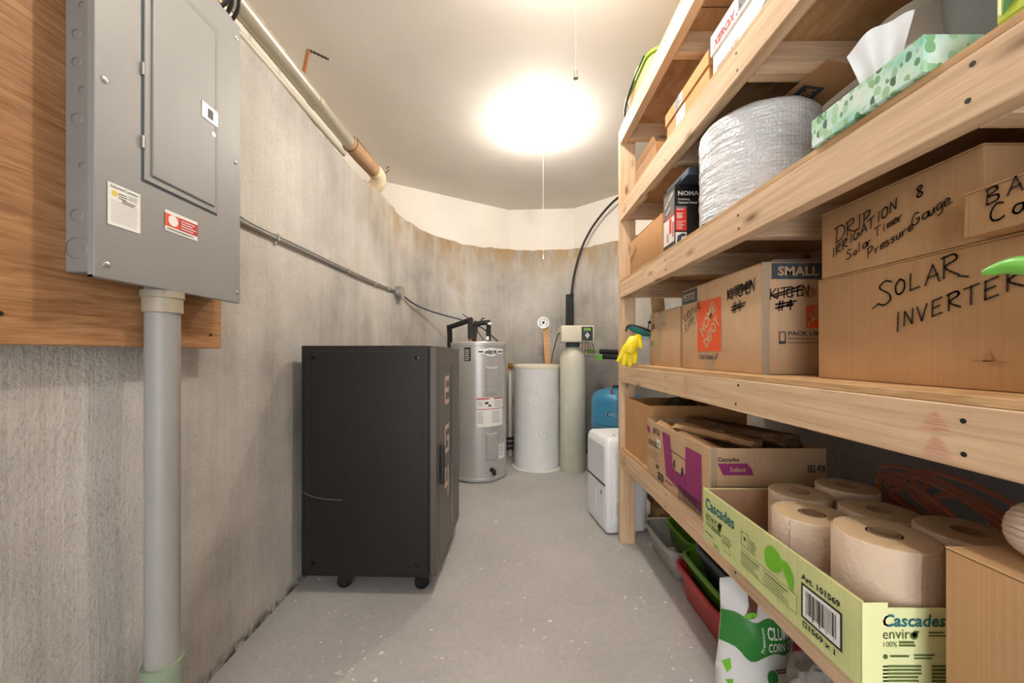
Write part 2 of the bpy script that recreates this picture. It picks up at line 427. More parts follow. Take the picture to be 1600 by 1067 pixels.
# ---- flat print: functions map (u, v) on a face to a point just proud of it
EPS = .0012
def aisle(x, yfar, z0, e=EPS): return lambda u, v: Vector((x - e, yfar - u, z0 + v))      # faces -x
def near(y, x0, z0, e=EPS): return lambda u, v: Vector((x0 + u, y - e, z0 + v))            # faces -y
def wallf(x, y0, z0, e=EPS): return lambda u, v: Vector((x + e, y0 + u, z0 + v))           # faces +x
def topf(z, x0, y0, e=EPS): return lambda u, v: Vector((x0 + u, y0 + v, z + e))
def rect(bm, f, u0, v0, u1, v1, nu=1, nv=1):
    g = [[bm.verts.new(f(u0 + (u1 - u0) * i / nu, v0 + (v1 - v0) * j / nv)) for i in range(nu + 1)] for j in range(nv + 1)]
    for j in range(nv):
        for i in range(nu): bm.faces.new((g[j][i], g[j][i + 1], g[j + 1][i + 1], g[j + 1][i]))
    return bm
def poly(bm, f, pts):
    bm.faces.new([bm.verts.new(f(u, v)) for u, v in pts]); return bm
def outline(bm, f, u0, v0, u1, v1, w):
    rect(bm, f, u0, v0, u1, v0 + w); rect(bm, f, u0, v1 - w, u1, v1); rect(bm, f, u0, v0 + w, u0 + w, v1 - w); rect(bm, f, u1 - w, v0 + w, u1, v1 - w); return bm
TXT = {}
def text(bm, f, s, u, v, w, h, bold=0, shear=0, rot=0, ctr=False):
    """a line of type fitted into w x h with its lower left at (u, v)"""
    key = (s, bold, shear)
    if key not in TXT:
        cu = bpy.data.curves.new('t', 'FONT'); cu.body = s; cu.size = 1; cu.offset = bold; cu.shear = shear; cu.resolution_u = 2
        cu.fill_mode = 'FRONT'
        ob = bpy.data.objects.new('t', cu); COL.objects.link(ob)
        dg = bpy.context.evaluated_depsgraph_get(); dg.update()
        me = bpy.data.meshes.new_from_object(ob.evaluated_get(dg))
        TXT[key] = ([tuple(x.co) for x in me.vertices], [tuple(p.vertices) for p in me.polygons])
        bpy.data.objects.remove(ob, do_unlink=True); bpy.data.meshes.remove(me); bpy.data.curves.remove(cu)
    vs, fs = TXT[key]
    if not vs: return bm
    x0 = min(p[0] for p in vs); x1 = max(p[0] for p in vs); y0 = min(p[1] for p in vs); y1 = max(p[1] for p in vs)
    kx = w / max(x1 - x0, 1e-6); ky = h / max(y1 - y0, 1e-6)
    cr, sr = math.cos(rot), math.sin(rot); bv = []
    for p in vs:
        a = (p[0] - x0) * kx; b = (p[1] - y0) * ky
        bv.append(bm.verts.new(f(u + a * cr - b * sr, v + a * sr + b * cr)))
    for q in fs:
        try: bm.faces.new([bv[i] for i in q])
        except Exception: pass
    return bm
def stroke(bm, f, pts, w):
    for (a, b) in zip(pts, pts[1:]):
        d = Vector((b[0] - a[0], b[1] - a[1]))
        if d.length < 1e-6: continue
        d.normalize(); nx, ny = -d.y * w / 2, d.x * w / 2; ex, ey = d.x * w * .35, d.y * w * .35
        poly(bm, f, [(a[0] - ex + nx, a[1] - ey + ny), (a[0] - ex - nx, a[1] - ey - ny), (b[0] + ex - nx, b[1] + ey - ny), (b[0] + ex + nx, b[1] + ey + ny)])
    return bm
def lines(bm, f, u, v, w, n, dv, h, ragged=.25):
    """rows of print too small to read"""
    for i in range(n):
        rect(bm, f, u, v - i * dv, u + w * (1 - ragged * random.random()), v - i * dv + h)
    return bm
G = {  # single-stroke marker letters
 'A': [[(0, 0), (.38, 1), (.7, 0)], [(.12, .36), (.62, .4)]], 'B': [[(.05, 0), (.1, 1)], [(.0, .95), (.5, .98), (.58, .75), (.12, .52), (.62, .4), (.6, .08), (.05, .0)]],
 'C': [[(.65, .9), (.35, 1), (.08, .6), (.12, .15), (.4, 0), (.7, .12)]], 'D': [[(.08, 0), (.1, 1)], [(-.05, .98), (.45, .95), (.72, .55), (.5, .1), (.02, 0)]],
 'E': [[(.62, 1), (.1, .95), (.08, 0), (.62, .04)], [(.1, .5), (.5, .54)]], 'G': [[(.65, .88), (.35, 1), (.08, .6), (.12, .12), (.42, 0), (.66, .2), (.66, .45), (.4, .43)]],
 'H': [[(.06, 1), (.04, 0)], [(.6, 1), (.6, 0)], [(.05, .5), (.6, .52)]], 'I': [[(.3, 1), (.26, 0)]], 'K': [[(.08, 1), (.04, 0)], [(.6, 1), (.1, .45), (.66, 0)]],
 'L': [[(.1, 1), (.08, 0), (.6, .04)]], 'N': [[(.05, 0), (.1, 1), (.58, 0), (.64, 1)]], 'O': [[(.35, 1), (.08, .7), (.1, .2), (.35, 0), (.62, .25), (.62, .75), (.35, 1)]],
 'P': [[(.1, 0), (.12, 1)], [(0, .98), (.5, 1), (.62, .75), (.4, .5), (.1, .46)]], 'R': [[(.1, 0), (.12, 1)], [(0, .95), (.5, 1), (.6, .74), (.14, .5), (.7, 0)]],
 'S': [[(.62, .88), (.35, 1), (.1, .78), (.5, .42), (.55, .15), (.3, 0), (.02, .12)]], 'T': [[(0, .98), (.68, 1)], [(.34, 1), (.32, 0)]],
 'U': [[(.08, 1), (.08, .25), (.3, 0), (.56, .2), (.6, 1)]], 'V': [[(.04, 1), (.32, 0), (.64, 1)]],
 'a': [[(.5, .5), (.2, .5), (.08, .2), (.28, 0), (.5, .2), (.52, .5), (.56, 0)]], 'e': [[(.1, .28), (.5, .32), (.35, .55), (.1, .35), (.2, .02), (.55, .08)]],
 'g': [[(.5, .5), (.2, .5), (.1, .2), (.3, .02), (.5, .3), (.5, -.3), (.2, -.4)]], 'i': [[(.2, .5), (.24, 0)], [(.22, .75), (.23, .7)]], 'l': [[(.18, 1), (.2, 0)]],
 'm': [[(.05, .5), (.08, 0), (.1, .4), (.28, .5), (.3, 0), (.34, .42), (.5, .5), (.55, 0)]], 'n': [[(.06, .5), (.1, 0), (.12, .38), (.35, .5), (.44, 0)]],
 'o': [[(.28, .5), (.08, .25), (.26, 0), (.48, .25), (.28, .5)]], 'r': [[(.08, .5), (.12, 0), (.14, .36), (.4, .5)]], 's': [[(.4, .46), (.15, .5), (.15, .32), (.4, .18), (.3, 0), (.06, .04)]],
 'u': [[(.06, .5), (.1, .08), (.3, 0), (.44, .5), (.48, 0)]], 't': [[(.2, .9), (.22, 0)], [(.02, .6), (.42, .62)]],
 '8': [[(.3, .5), (.1, .78), (.34, 1), (.5, .78), (.1, .25), (.3, 0), (.52, .25), (.3, .5)]], '#': [[(.2, 1), (.1, 0)], [(.5, 1), (.4, 0)], [(0, .66), (.65, .7)], [(0, .32), (.6, .36)]],
 '4': [[(.45, 0), (.5, 1), (.05, .4), (.66, .42)]], '.': [[(.1, .03), (.14, 0)]], '&': [[(.6, 0), (.1, .75), (.3, 1), (.45, .78), (.05, .25), (.25, 0), (.6, .4)]],
}
def hand(bm, f, s, u, v, size, w, slope=0, grow=1, adv=.86):
    x = u; y = v; k = size
    for ch in s:
        if ch != ' ':
            j = random.uniform(-.04, .04) * k
            for st in G[ch]:
                if len(st) >= 5 and ch not in 'NEm4': st = [(q.x, q.y) for q in smoothpts([(a_, b_, 0) for a_, b_ in st], 4)]
                stroke(bm, f, [(x + p[0] * k, y + j + p[1] * k + p[0] * k * slope) for p in st], w)
        a = (.55 if (ch == 'I' or ch.islower()) else adv) * k
        if ch == ' ': a = .45 * k
        x += a; y += a * slope; k *= grow
    return bm

# ================================================================== THE SETTING
CEIL = 2.785
WX = -1.02                                     # left concrete face
PLAN = [(-1.02, -1.6), (-1.02, 1.0), (-1.02, 2.2), (-1.01, 2.72), (-.975, 3.1), (-.90, 3.45), (-.77, 3.8), (-.58, 4.05), (-.32, 4.22),
        (0, 4.31), (.37, 4.33), (.75, 4.24), (1.03, 4.02), (1.24, 3.76), (1.37, 3.45), (1.42, 3.1), (1.42, 1.0), (1.42, -1.6)]
def resample(pts, n=10):
    out = smoothpts([(p[0], p[1], 0) for p in pts], n)
    # straight runs keep a constant x
    return out
WALL = resample(PLAN, 10)
def wall_strip(pts, off0):
    bm = B(); nz = 26; rows = []
    s = off0
    for i, p in enumerate(pts):
        a = pts[max(i - 1, 0)]; b = pts[min(i + 1, len(pts) - 1)]
        d = (b - a).normalized(); nrm = Vector((-d.y, d.x, 0))       # outward
        if i: s += (p - pts[i - 1]).length
        top = 2.285 + .022 * mnoise.noise(Vector((s * 2.2, 3.1, 0))) + .016 * mnoise.noise(Vector((s * 9, 1.1, 0))) + .008 * mnoise.noise(Vector((s * 30, 9, 0)))
        if 2.6 < p.y < 3.1 and p.x < 0: top += .025
        col = []
        for j in range(nz + 1):
            z = top * j / nz
            q = p + nrm * (.006 * mnoise.noise(Vector((p.x * 2, p.y * 2, z * 2))) + .0025 * mnoise.noise(Vector((p.x * 9, p.y * 9, z * 5))))
            col.append(bm.verts.new((q.x, q.y, z)))
        for (k, dz) in ((.012, .008), (.36, .01)):
            q = p + nrm * k; col.append(bm.verts.new((q.x, q.y, top + dz)))
        rows.append(col)
    for a, b in zip(rows, rows[1:]):
        for j in range(len(a) - 1): bm.faces.new((a[j], a[j + 1], b[j + 1], b[j]))
    return bm, s
i1 = 30; i2 = len(WALL) - 1 - 20
bm, s = wall_strip(WALL[:i1 + 1], 0.0); struct('wall_left', bm, M['concrete'], True)
bm, s = wall_strip(WALL[i1:i2 + 1], s); struct('wall_back', bm, M['concrete'], True)
bm, s = wall_strip(WALL[i2:], s); struct('wall_right', bm, M['concrete'], True)
# white upper wall set back on the ledge of the pour
UP = [(-1.327, -1.6), (-1.327, 3.64), (-.04, 4.42), (.72, 4.37), (1.146, 3.977), (1.6, 3.53), (1.6, -1.6)]
bm = B()
v0 = [bm.verts.new((x, y, 2.12)) for x, y in UP]; v1 = [bm.verts.new((x, y, CEIL)) for x, y in UP]
for i in range(len(UP) - 1): bm.faces.new((v0[i], v0[i + 1], v1[i + 1], v1[i]))
r = bmesh.ops.extrude_face_region(bm, geom=bm.faces[:])
for v in r['geom']:
    if isinstance(v, bmesh.types.BMVert):
        c = Vector((0.1, 2.2, v.co.z)); d = v.co - c; d.z = 0
        v.co += d.normalized() * .06
struct('wall_upper', bm, M['white_wall'])
bm = B(); box(bm, -1.6, 1.8, -1.6, 4.9, -.12, 0); struct('floor', bm, M['floor'])
bm = B(); box(bm, -1.6, 1.8, -1.6, 4.9, CEIL, CEIL + .12); struct('ceiling', bm, M['ceiling'])
# entrance wall behind the viewer, open at the doorway
bm = B(); box(bm, -1.6, -.75, -1.72, -1.6, 0, CEIL); box(bm, .75, 1.8, -1.72, -1.6, 0, CEIL); box(bm, -.75, .75, -1.72, -1.6, 2.25, CEIL)
struct('wall_front', bm, M['white_wall'])

# ================================================================== LIGHTS OF THE ROOM
def bulb_lamp(x, y, label, zend):
    t = T('ceiling_bulb', label, 'lamp', (x, y, CEIL - .125))
    bm = B(); lathe(bm, [(.056, 0), (.056, -.010), (.046, -.022), (.03, -.030), (.024, -.040)], (x, y, CEIL), 24); t.part('lampholder', bm, M['porcelain'], smooth=True)
    bm = B(); lathe(bm, [(.014, -.036), (.018, -.046), (.031, -.066), (.036, -.088), (.031, -.109), (.018, -.121), (.002, -.125)], (x, y, CEIL), 20)
    t.part('bulb', bm, emit('lit_bulb', BULB_COL, BULB), smooth=True)
    sx = x + .028
    bm = B(); tube(bm, [(sx, y, CEIL - .03), (sx, y, zend + .03)], .0016, 6); st = t.part('pull_string', bm, M['white'])
    bm = B(); lathe(bm, [(.003, .034), (.005, .028), (.006, .012), (.009, .0)], (sx, y, zend), 10); t.part('string_bell', bm, M['chrome'], parent=st, smooth=True)
bulb_lamp(.20, 2.76, 'glowing bare bulb on the ceiling with a long white pull string', 1.79)
bulb_lamp(.20, 1.35, 'bulb overhead whose pull string with metal tip hangs near the shelf top', 2.085)

# ================================================================== LEFT WALL: PANEL, BOARD, PIPES
BX = -.95
t = T('plywood_backboard', 'orange-brown plywood board screwed to the concrete behind the grey electrical panel', 'board', (BX, .6, 1.118))
bm = B(); box(bm, BX - .018, BX, -.2, 1.235, 1.118, 2.25, .0015); t.part('plywood_sheet', bm, M['ply_board'])
for k, y in enumerate((.02, .62, 1.18)):
    bm = B(); box(bm, WX + .012, BX - .018, y - .02, y + .02, 1.16, 2.2); t.part('furring_strip', bm, M['lumber_dark'])
for (y, z) in ((.70, 1.175), (1.19, 1.16), (.705, 2.0), (.45, 1.17)):
    bm = B(); disc(bm, (BX, y, z), (1, 0, 0), .005, .0015, 10); t.part('screw', bm, M['black'])

PX = -.872; PY0, PY1 = .788, 1.212; PZ0, PZ1 = 1.262, 2.147
t = T('electrical_panel', 'grey steel breaker panel mounted on the plywood board', 'electrical panel', (BX + .04, 1.0, PZ0))
bm = B(); box(bm, BX + .0005, PX - .003, PY0 + .014, PY1 - .012, PZ0 + .012, PZ1 - .012, .002); bx_ = t.part('enclosure', bm, M['steel_grey_side'])
ko = []
for (z, r) in ((1.325, .024), (1.395, .014), (1.50, .008), (1.60, .013), (1.66, .009), (1.72, .011), (1.78, .011), (1.84, .009), (1.90, .011), (1.96, .009), (2.02, .011), (2.08, .009)):
    bm = B(); c = Vector((BX + .03 + (.008 if r < .01 else -.004), PY0 + .0135, z))
    n = 20; a = [bm.verts.new(c + Vector((math.cos(2 * PI * i / n) * r, 0, math.sin(2 * PI * i / n) * r))) for i in range(n)]
    b = [bm.verts.new(c + Vector((math.cos(2 * PI * i / n) * (r - .0016), -.0008, math.sin(2 * PI * i / n) * (r - .0016)))) for i in range(n)]
    for i in range(n): bm.faces.new((a[i], a[(i + 1) % n], b[(i + 1) % n], b[i]))
    t.part('knockout', bm, M['steel_grey_side'], parent=bx_)
bm = B(); box(bm, PX - .004, PX, PY0, PY1, PZ0, PZ1, .0018, 2)
for (ya, yb) in ((PY0, PY0 + .004), (PY1 - .004, PY1)): box(bm, PX - .014, PX - .003, ya, yb, PZ0, PZ1)
box(bm, PX - .014, PX - .003, PY0, PY1, PZ0, PZ0 + .004); t.part('cover', bm, M['steel_grey'])
DY0, DY1, DZ0, DZ1 = .893, 1.112, 1.512, 2.05
bm = B(); box(bm, PX - .001, PX + .0012, DY0 - .005, DY1 + .004, DZ0 - .005, DZ1 + .004, .0004); t.part('door_recess', bm, M['slate'])
bm = B(); box(bm, PX, PX + .004, DY0, DY1, DZ0, DZ1, .0015, 2)
bm2 = bm; box(bm2, PX + .0035, PX + .008, DY0 + .016, DY1 - .010, DZ0 + .016, DZ1 - .012, .0035, 3)
door = t.part('door', bm, M['steel_grey'])
bm = B(); box(bm, PX + .006, PX + .0095, DY1 - .062, DY1 - .004, 1.762, 1.808, .001); lt = t.part('latch', bm, M['galv'], parent=door)
bm = B(); box(bm, PX + .0094, PX + .0102, DY1 - .040, DY1 - .022, 1.772, 1.798); t.part('latch_slot', bm, M['black'], parent=door)
bm = B(); disc(bm, (PX + .0075, DY1 - .020, 1.735), (1, 0, 0), .006, .002, 14); t.part('lock', bm, M['chrome'], parent=door)
for z in (1.585, 1.757, 1.98):
    bm = B(); box(bm, PX, PX + .006, DY0 - .007, DY0 - .002, z, z + .03, .001); t.part('hinge', bm, M['chrome'], parent=door)
for (y, z) in ((.812, 1.292), (1.195, 1.294), (.808, 1.687), (1.19, 1.704), (1.195, 2.1)):
    bm = B(); lathe(bm, [(.007, 0), (.0065, .002), (.003, .0035)], (0, 0, 0), 14)
    bmesh.ops.rotate(bm, verts=bm.verts[:], matrix=Matrix.Rotation(PI / 2, 3, 'Y')); bmesh.ops.translate(bm, verts=bm.verts[:], vec=(PX, y, z))
    t.part('screw', bm, M['chrome'], smooth=True)
# inspection label and red service sticker
f = wallf(PX, .813, 1.381)
bm = B(); rect(bm, f, 0, 0, .072, .092); lab = t.part('inspection_label', bm, M['paper'], label='white contractor label with black print')
f = wallf(PX, .813, 1.381, .0018)
bm = B(); text(bm, f, 'Authorized Contractor', .005, .082, .062, .007, .01); lines(bm, f, .022, .073, .02, 3, .005, .002); lines(bm, f, .044, .076, .022, 3, .004, .0012)
lines(bm, f, .03, .060, .032, 2, .004, .002); t.part('label_print', bm, M['ink_grey'], parent=lab)
bm = B(); lines(bm, f, .006, .054, .06, 11, .0045, .0006, .1); t.part('label_rules', bm, M['ink_grey'], parent=lab)
bm = B(); disc(bm, f(.014, .071), (1, 0, 0), .006, .0003, 18); t.part('label_emblem', bm, M['sun'], parent=lab)
f = wallf(PX, .9475, 1.412)
bm = B(); rect(bm, f, 0, 0, .098, .052); lab = t.part('service_sticker', bm, M['paper'], label='white sticker with an orange and red band')
f = wallf(PX, .9475, 1.412, .0018)
bm = B(); rect(bm, f, 0, .012, .04, .044); t.part('sticker_band', bm, M['orange'], parent=lab)
bm = B(); rect(bm, f, .04, .012, .098, .044); t.part('sticker_band', bm, M['red'], parent=lab)
f = wallf(PX, .9475, 1.412, .0024)
bm = B(); disc(bm, f(.022, .029), (1, 0, 0), .014, .0004, 20); lines(bm, f, .045, .036, .048, 4, .0065, .0022); t.part('sticker_print', bm, M['paper'], parent=lab)
bm = B(); lines(bm, f, .005, .005, .085, 1, .004, .0025); t.part('sticker_small_print', bm, M['ink_grey'], parent=lab)

# grey conduit under the panel
px, py = -.911, .985
t = T('conduit_pipe', 'thick grey plastic conduit dropping from the panel to the floor', 'pipe', (px, py, 0))
bm = B(); tube(bm, [(px, py, .02), (px, py, PZ0 + .012)], .036, 28); t.part('pipe', bm, M['pvc'], smooth=True)
bm = B(); lathe(bm, [(.037, 1.205), (.041, 1.207), (.041, 1.243), (.044, 1.245), (.044, 1.262)], (px, py, 0), 28); t.part('adapter', bm, M['pvc_tan'], smooth=True, ang=25)
bm = B(); lathe(bm, [(.041, .0), (.041, .275), (.044, .278), (.044, .30), (.037, .302)], (px, py, 0), 28); t.part('coupling', bm, M['pvc_green'], smooth=True, ang=25)

# armoured cables to the round junction box
cx = WX + .014
t = T('armoured_cable', 'pair of grey armoured cables clipped along the concrete from the panel', 'cable', (cx, 2.3, 1.58))
def wx(y):
    for a, b in zip(WALL, WALL[1:]):
        if a.x < 0 and a.y <= y <= b.y: return a.x + (b.x - a.x) * (y - a.y) / max(b.y - a.y, 1e-6)
    return WX
def cabwall(y, dz=0): return (wx(y) + .014, y, 1.598 + .012 * (y - 1.4) + dz)
for (dz, za, zb) in ((.0055, 1.66, 1.622), (-.0055, 1.60, 1.592)):
    bm = B(); tube(bm, [(PX - .03, 1.20, za - .03), (-.97, 1.30, zb + .0), (cx, 1.42, cabwall(1.42, dz)[2]), cabwall(1.8, dz), cabwall(2.3, dz), cabwall(2.6, dz), cabwall(2.85, dz), cabwall(3.0, dz), cabwall(3.12, dz)], .0062, 8, 5)
    t.part('cable', bm, M['galv'], smooth=True)
for y in (1.62, 2.32, 2.75, 2.98):
    bm = B(); c = cabwall(y); box(bm, c[0] - .012, c[0] + .0085, y - .006, y + .006, c[2] - .016, c[2] + .014, .001); box(bm, c[0] - .012, c[0] - .006, y - .006, y + .006, c[2] - .035, c[2] - .014, .001)
    t.part('clip', bm, M['chrome'])
jx, jy, jz = wx(3.16) + .012, 3.16, 1.617
t = T('junction_box', 'round galvanised junction box on the concrete at the end of the armoured cables', 'junction box', (jx, jy, jz - .055))
bm = B(); disc(bm, (jx - .01, jy, jz), (1, 0, 0), .052, .045, 24); t.part('box', bm, M['galv'], smooth=True)
bm = B(); disc(bm, (jx + .035, jy, jz), (1, 0, 0), .054, .004, 24); t.part('lid', bm, M['chrome'], smooth=True)
for dz in (-.025, .025):
    bm = B(); disc(bm, (jx + .039, jy, jz + dz), (1, 0, 0), .006, .003, 8); t.part('screw', bm, M['galv'])
bm = B(); tube(bm, [(-.945, 3.215, 1.61), (-.88, 3.4, 1.55), (-.78, 3.6, 1.51), (-.62, 3.74, 1.47), (-.44, 3.74, 1.42), (-.30, 3.70, 1.36), (-.19, 3.62, 1.27), (-.13, 3.56, 1.215)], .0075, 8, 6)
solo('heater_cable', bm, M['slate'], 'thin dark cable sagging from the junction box to the water heater', 'cable', smooth=True)
bm = B(); tube(bm, [(-.52, 4.0, 1.52), (-.42, 3.78, 1.44), (-.34, 3.68, 1.33), (-.27, 3.64, 1.23)], .005, 8, 6)
solo('heater_wire', bm, M['slate'], 'second thinner wire drooping behind the heater pipes', 'cable', smooth=True)

# overhead pipe on the ledge with its wrapped end
A = Vector((-1.085, 1.0, 2.475)); Bv = Vector((-1.045, 2.44, 2.458)); C = Vector((-1.01, 2.76, 2.44))
t = T('overhead_pipe', 'shiny beige pipe running along the top of the left wall below the ceiling', 'pipe', (-1.08, 1.8, 2.40))
bm = B(); tube(bm, [A - (Bv - A) * .6, A, Bv], .042, 24); t.part('pipe', bm, plain('cream_pipe', (198, 190, 170), .22, .55, .05), smooth=True)
D = Vector((-.04, 0, -.066))
bm = B(); tube(bm, [A - (Bv - A) * .6 + D, A + D, Bv + D], .017, 12); t.part('lower_pipe', bm, plain('lower_cream', (190, 182, 162), .35, 0, .05), smooth=True)
Cp = A.lerp(Bv, .70)
bm = B(); tube(bm, [Cp, Cp + (Bv - A).normalized() * .045], .0455, 20); t.part('coupling', bm, plain('cream_pipe', (198, 190, 170)), smooth=True)
bm = B()
tube(bm, [Bv - (C - Bv).normalized() * .02, Bv, Bv.lerp(C, .5), C], [.048, .051, .053, .049], 18); wr = t.part('wrapped_sleeve', bm, M['wrap'], smooth=True)
bm = B(); u, w = frame(C - Bv)
tube(bm, [Bv + (u * math.cos(a) + w * math.sin(a)) * .0515 for a in [2 * PI * i / 24 for i in range(25)]], .0028, 6)
tube(bm, [Bv + Vector((.041, 0, .034)), Bv.lerp(C, .5) + Vector((.048, 0, .022)), C + Vector((.047, 0, .0))], .0028, 6); t.part('tie', bm, M['dark_string'], parent=wr, smooth=True)
bm = B(); tube(bm, [C, C + Vector((.012, .05, -.012)), C + Vector((.0, .085, -.05)), C + Vector((-.05, .095, -.09)), C + Vector((-.13, .09, -.10))], [.05, .055, .056, .052, .05], 16, 4); t.part('frayed_wrap', bm, M['wrap_pale'], parent=wr, smooth=True)
bm = B()
for k in range(7):
    p = C + Vector((.02 + .008 * k, .08 + .012 * (k % 3), -.04 + .016 * k)); tube(bm, [p, p + Vector((.018, .02, .03))], [.004, .001], 5)
t.part('loose_strand', bm, M['dark_string'], parent=wr)
t = T('rust_rope', 'short twisted rust-coloured rope hanging from the ceiling above the overhead pipe', 'rope', (-1.1, 2.04, 2.62))
def twist(bm, a, b, r, n):
    a = Vector(a); b = Vector(b); u, w = frame(b - a)
    for ph in (0, PI): tube(bm, [a.lerp(b, i / n) + (u * math.cos(i * 1.25 + ph) + w * math.sin(i * 1.25 + ph)) * r for i in range(n + 1)], r * .85, 6)
bm = B(); twist(bm, (-1.1, 2.04, 2.742), (-1.115, 2.02, 2.60), .006, 26); t.part('hanging_end', bm, M['rope'], smooth=True)
bm = B(); twist(bm, (-1.1, 2.04, 2.742), (-1.02, 2.10, 2.738), .004, 14); t.part('ceiling_end', bm, M['dark_string'], smooth=True)

# wires leaving the top of the panel
t = T('panel_wires', 'black wires looping out of the top edge of the grey panel', 'cable', (-.9, 1.12, PZ1 - .02))
for (y0, a, b, c) in ((1.185, (.05, -.02, .06), (.045, -.09, .17), (-.03, -.2, .26)), (1.135, (.05, 0, .06), (.045, -.05, .15), (-.03, -.14, .24)), (1.125, (.0, 0, .06), (.0, -.04, .12), (-.05, -.12, .22)), (1.03, (0, .0, .05), (-.0, -.02, .12), (-.05, -.06, .22)), (1.165, (.035, -.01, .06), (.03, -.06, .16), (-.03, -.17, .25))):
    p = Vector((PX - .02, y0, PZ1 - .016))
    bm = B(); tube(bm, [p, p + Vector(a), p + Vector(b), p + Vector(c)], .0055, 8, 6); t.part('wire', bm, M['black'], smooth=True)
bm = B(); p = Vector((PX - .03, .99, PZ1 - .016)); tube(bm, [p, p + Vector((.01, .0, .05)), p + Vector((.0, -.03, .12)), p + Vector((-.06, -.08, .2))], .007, 8, 6); t.part('wire', bm, M['orange'], label='orange wire', smooth=True)

# ================================================================== BATTERY CABINET
CW, CD, CH0, CH1 = .622, .625, .082, 1.138
t = T('battery_cabinet', 'tall black steel battery cabinet on casters against the left wall', 'cabinet', (-.345, 1.716, 0), rz=math.radians(-1.6), local=True)
# local: x from -CW..0 (door side at x=0), y 0..CD
bm = B(); box(bm, -CW, -.036, 0, CD, CH0, CH1, .003, 2); t.part('carcass', bm, M['black_steel'])
bm = B(); box(bm, -CW + .028, -.062, -.0022, .004, CH0 + .03, CH1 - .028, .0015); sp = t.part('side_panel', bm, M['black_steel'])
bm = B(); outline(bm, lambda u, v: Vector((-CW + u, -.0008, v)), .024, CH0 + .026, CW - .058, CH1 - .024, .006); t.part('panel_seam', bm, M['black'], parent=sp)
bm = B(); box(bm, -.037, -.027, .01, CD - .01, CH0 + .014, CH1 - .012); t.part('door_gasket', bm, M['black'])
for (x, z) in ((-CW + .055, CH0 + .06), (-.088, CH0 + .06), (-CW + .055, CH1 - .055), (-.088, CH1 - .055)):
    bm = B(); lathe(bm, [(.009, 0), (.009, .003), (.005, .004), (.0045, .001)], (0, 0, 0), 16)
    bmesh.ops.rotate(bm, verts=bm.verts[:], matrix=Matrix.Rotation(PI / 2, 3, 'X')); bmesh.ops.translate(bm, verts=bm.verts[:], vec=(x, -.002, z))
    t.part('panel_screw', bm, M['black_gloss'], parent=sp, smooth=True)
bm = B(); tube(bm, [(-CW + .002, -.0026, .47), (-CW + .06, -.003, .445), (-CW + .13, -.003, .435), (-CW + .19, -.003, .432)], .0012, 5, 4); t.part('scratch', bm, M['ink_grey'], parent=sp)
bm = B(); box(bm, -.028, 0, .004, CD - .004, CH0 + .008, CH1 - .006, .002, 2); dr = t.part('door', bm, M['door_reflection'])
bm = B(); box(bm, -.001, .0016, .05, CD - .05, CH0 + .06, CH1 - .07, .0008); t.part('door_inset', bm, M['door_reflection'], parent=dr)
bm = B(); box(bm, .001, .003, .335, .392, CH0 + .09, CH1 - .1, .0005); t.part('door_window', bm, M['glass_dark'], parent=dr)
bm = B(); box(bm, .001, .022, .075, .10, .48, .665, .004, 2); h = t.part('handle', bm, M['black'], parent=dr)
bm = B(); box(bm, .021, .026, .08, .094, .50, .56, .002); t.part('lock', bm, M['chrome'], parent=dr)
f = lambda u, v: Vector((.0026, .17 + u, v))
def block(segs, z, s=1.0, w=.024):
    bm = B()
    for sg in segs: stroke(bm, f, [(.02 + a * .09 * s, z + b * .12 * s) for a, b in sg], w)
    return bm
t.part('letter', block([[(1, 1), (.1, 1), (0, .9), (0, .1), (.1, 0), (1, 0)], [(0, .5), (.9, .5)]], .855), M['pink'], parent=dr)
t.part('letter', block([[(1, 1), (.1, 1), (0, .9), (0, .1), (.1, 0), (1, 0), (1, .5), (.55, .5)]], .605), M['pink'], parent=dr)
t.part('letter', block([[(.2, 1), (0, .35), (1, .35)], [(.8, 1), (.8, -.15)]], .39), M['pink'], parent=dr)
for (x, y) in ((-CW + .17, .06), (-.085, .06), (-CW + .17, CD - .06), (-.085, CD - .06)):
    cs = None
    bm = B(); disc(bm, (x, y + .012, .034), (.35, -1, 0), .034, .026, 20); cs = t.part('caster', bm, M['black_gloss'], smooth=True)
    bm = B(); box(bm, x - .022, x + .022, y - .01, y + .03, .058, CH0, .002); t.part('caster_fork', bm, M['chrome'], parent=cs)

# ================================================================== WATER HEATER
HX, HY, HR = -.305, 3.458, .252
t = T('water_heater', 'silver-grey electric water heater with white labels behind the black cabinet', 'water heater', (HX, HY, 0))
bm = B(); lathe(bm, [(.235, 0), (.24, .012), (HR + .004, .014), (HR + .004, .035), (HR, .04), (HR, 1.17), (HR + .003, 1.172), (HR + .003, 1.196), (HR - .006, 1.207), (.05, 1.213), (.0, 1.213)][:-1], (HX, HY, 0), 56)
t.part('jacket', bm, M['silver'], smooth=True, ang=30)
def cyl(e=.0015, R=HR, X=HX, Y=HY): return lambda u, v: Vector((X + (R + e) * math.sin(u), Y - (R + e) * math.cos(u), v))
for (za, zb) in ((.747, .995), (.18, .428)):
    bm = B(); a0, a1 = .33, .76
    # shallow raised pan, bevelled at its rim
    P = [(a0, za, .001), (a1, za, .001), (a1, zb, .001), (a0, zb, .001)]; Q = [(a0 + .03, za + .02, .012), (a1 - .03, za + .02, .012), (a1 - .03, zb - .02, .012), (a0 + .03, zb - .02, .012)]
    vp = [bm.verts.new(cyl(e)(a, z)) for a, z, e in P]; vq = [bm.verts.new(cyl(e)(a, z)) for a, z, e in Q]
    for i in range(4): bm.faces.new((vp[i], vp[(i + 1) % 4], vq[(i + 1) % 4], vq[i]))
    bm.faces.new(vq); t.part('access_panel', bm, M['silver'])
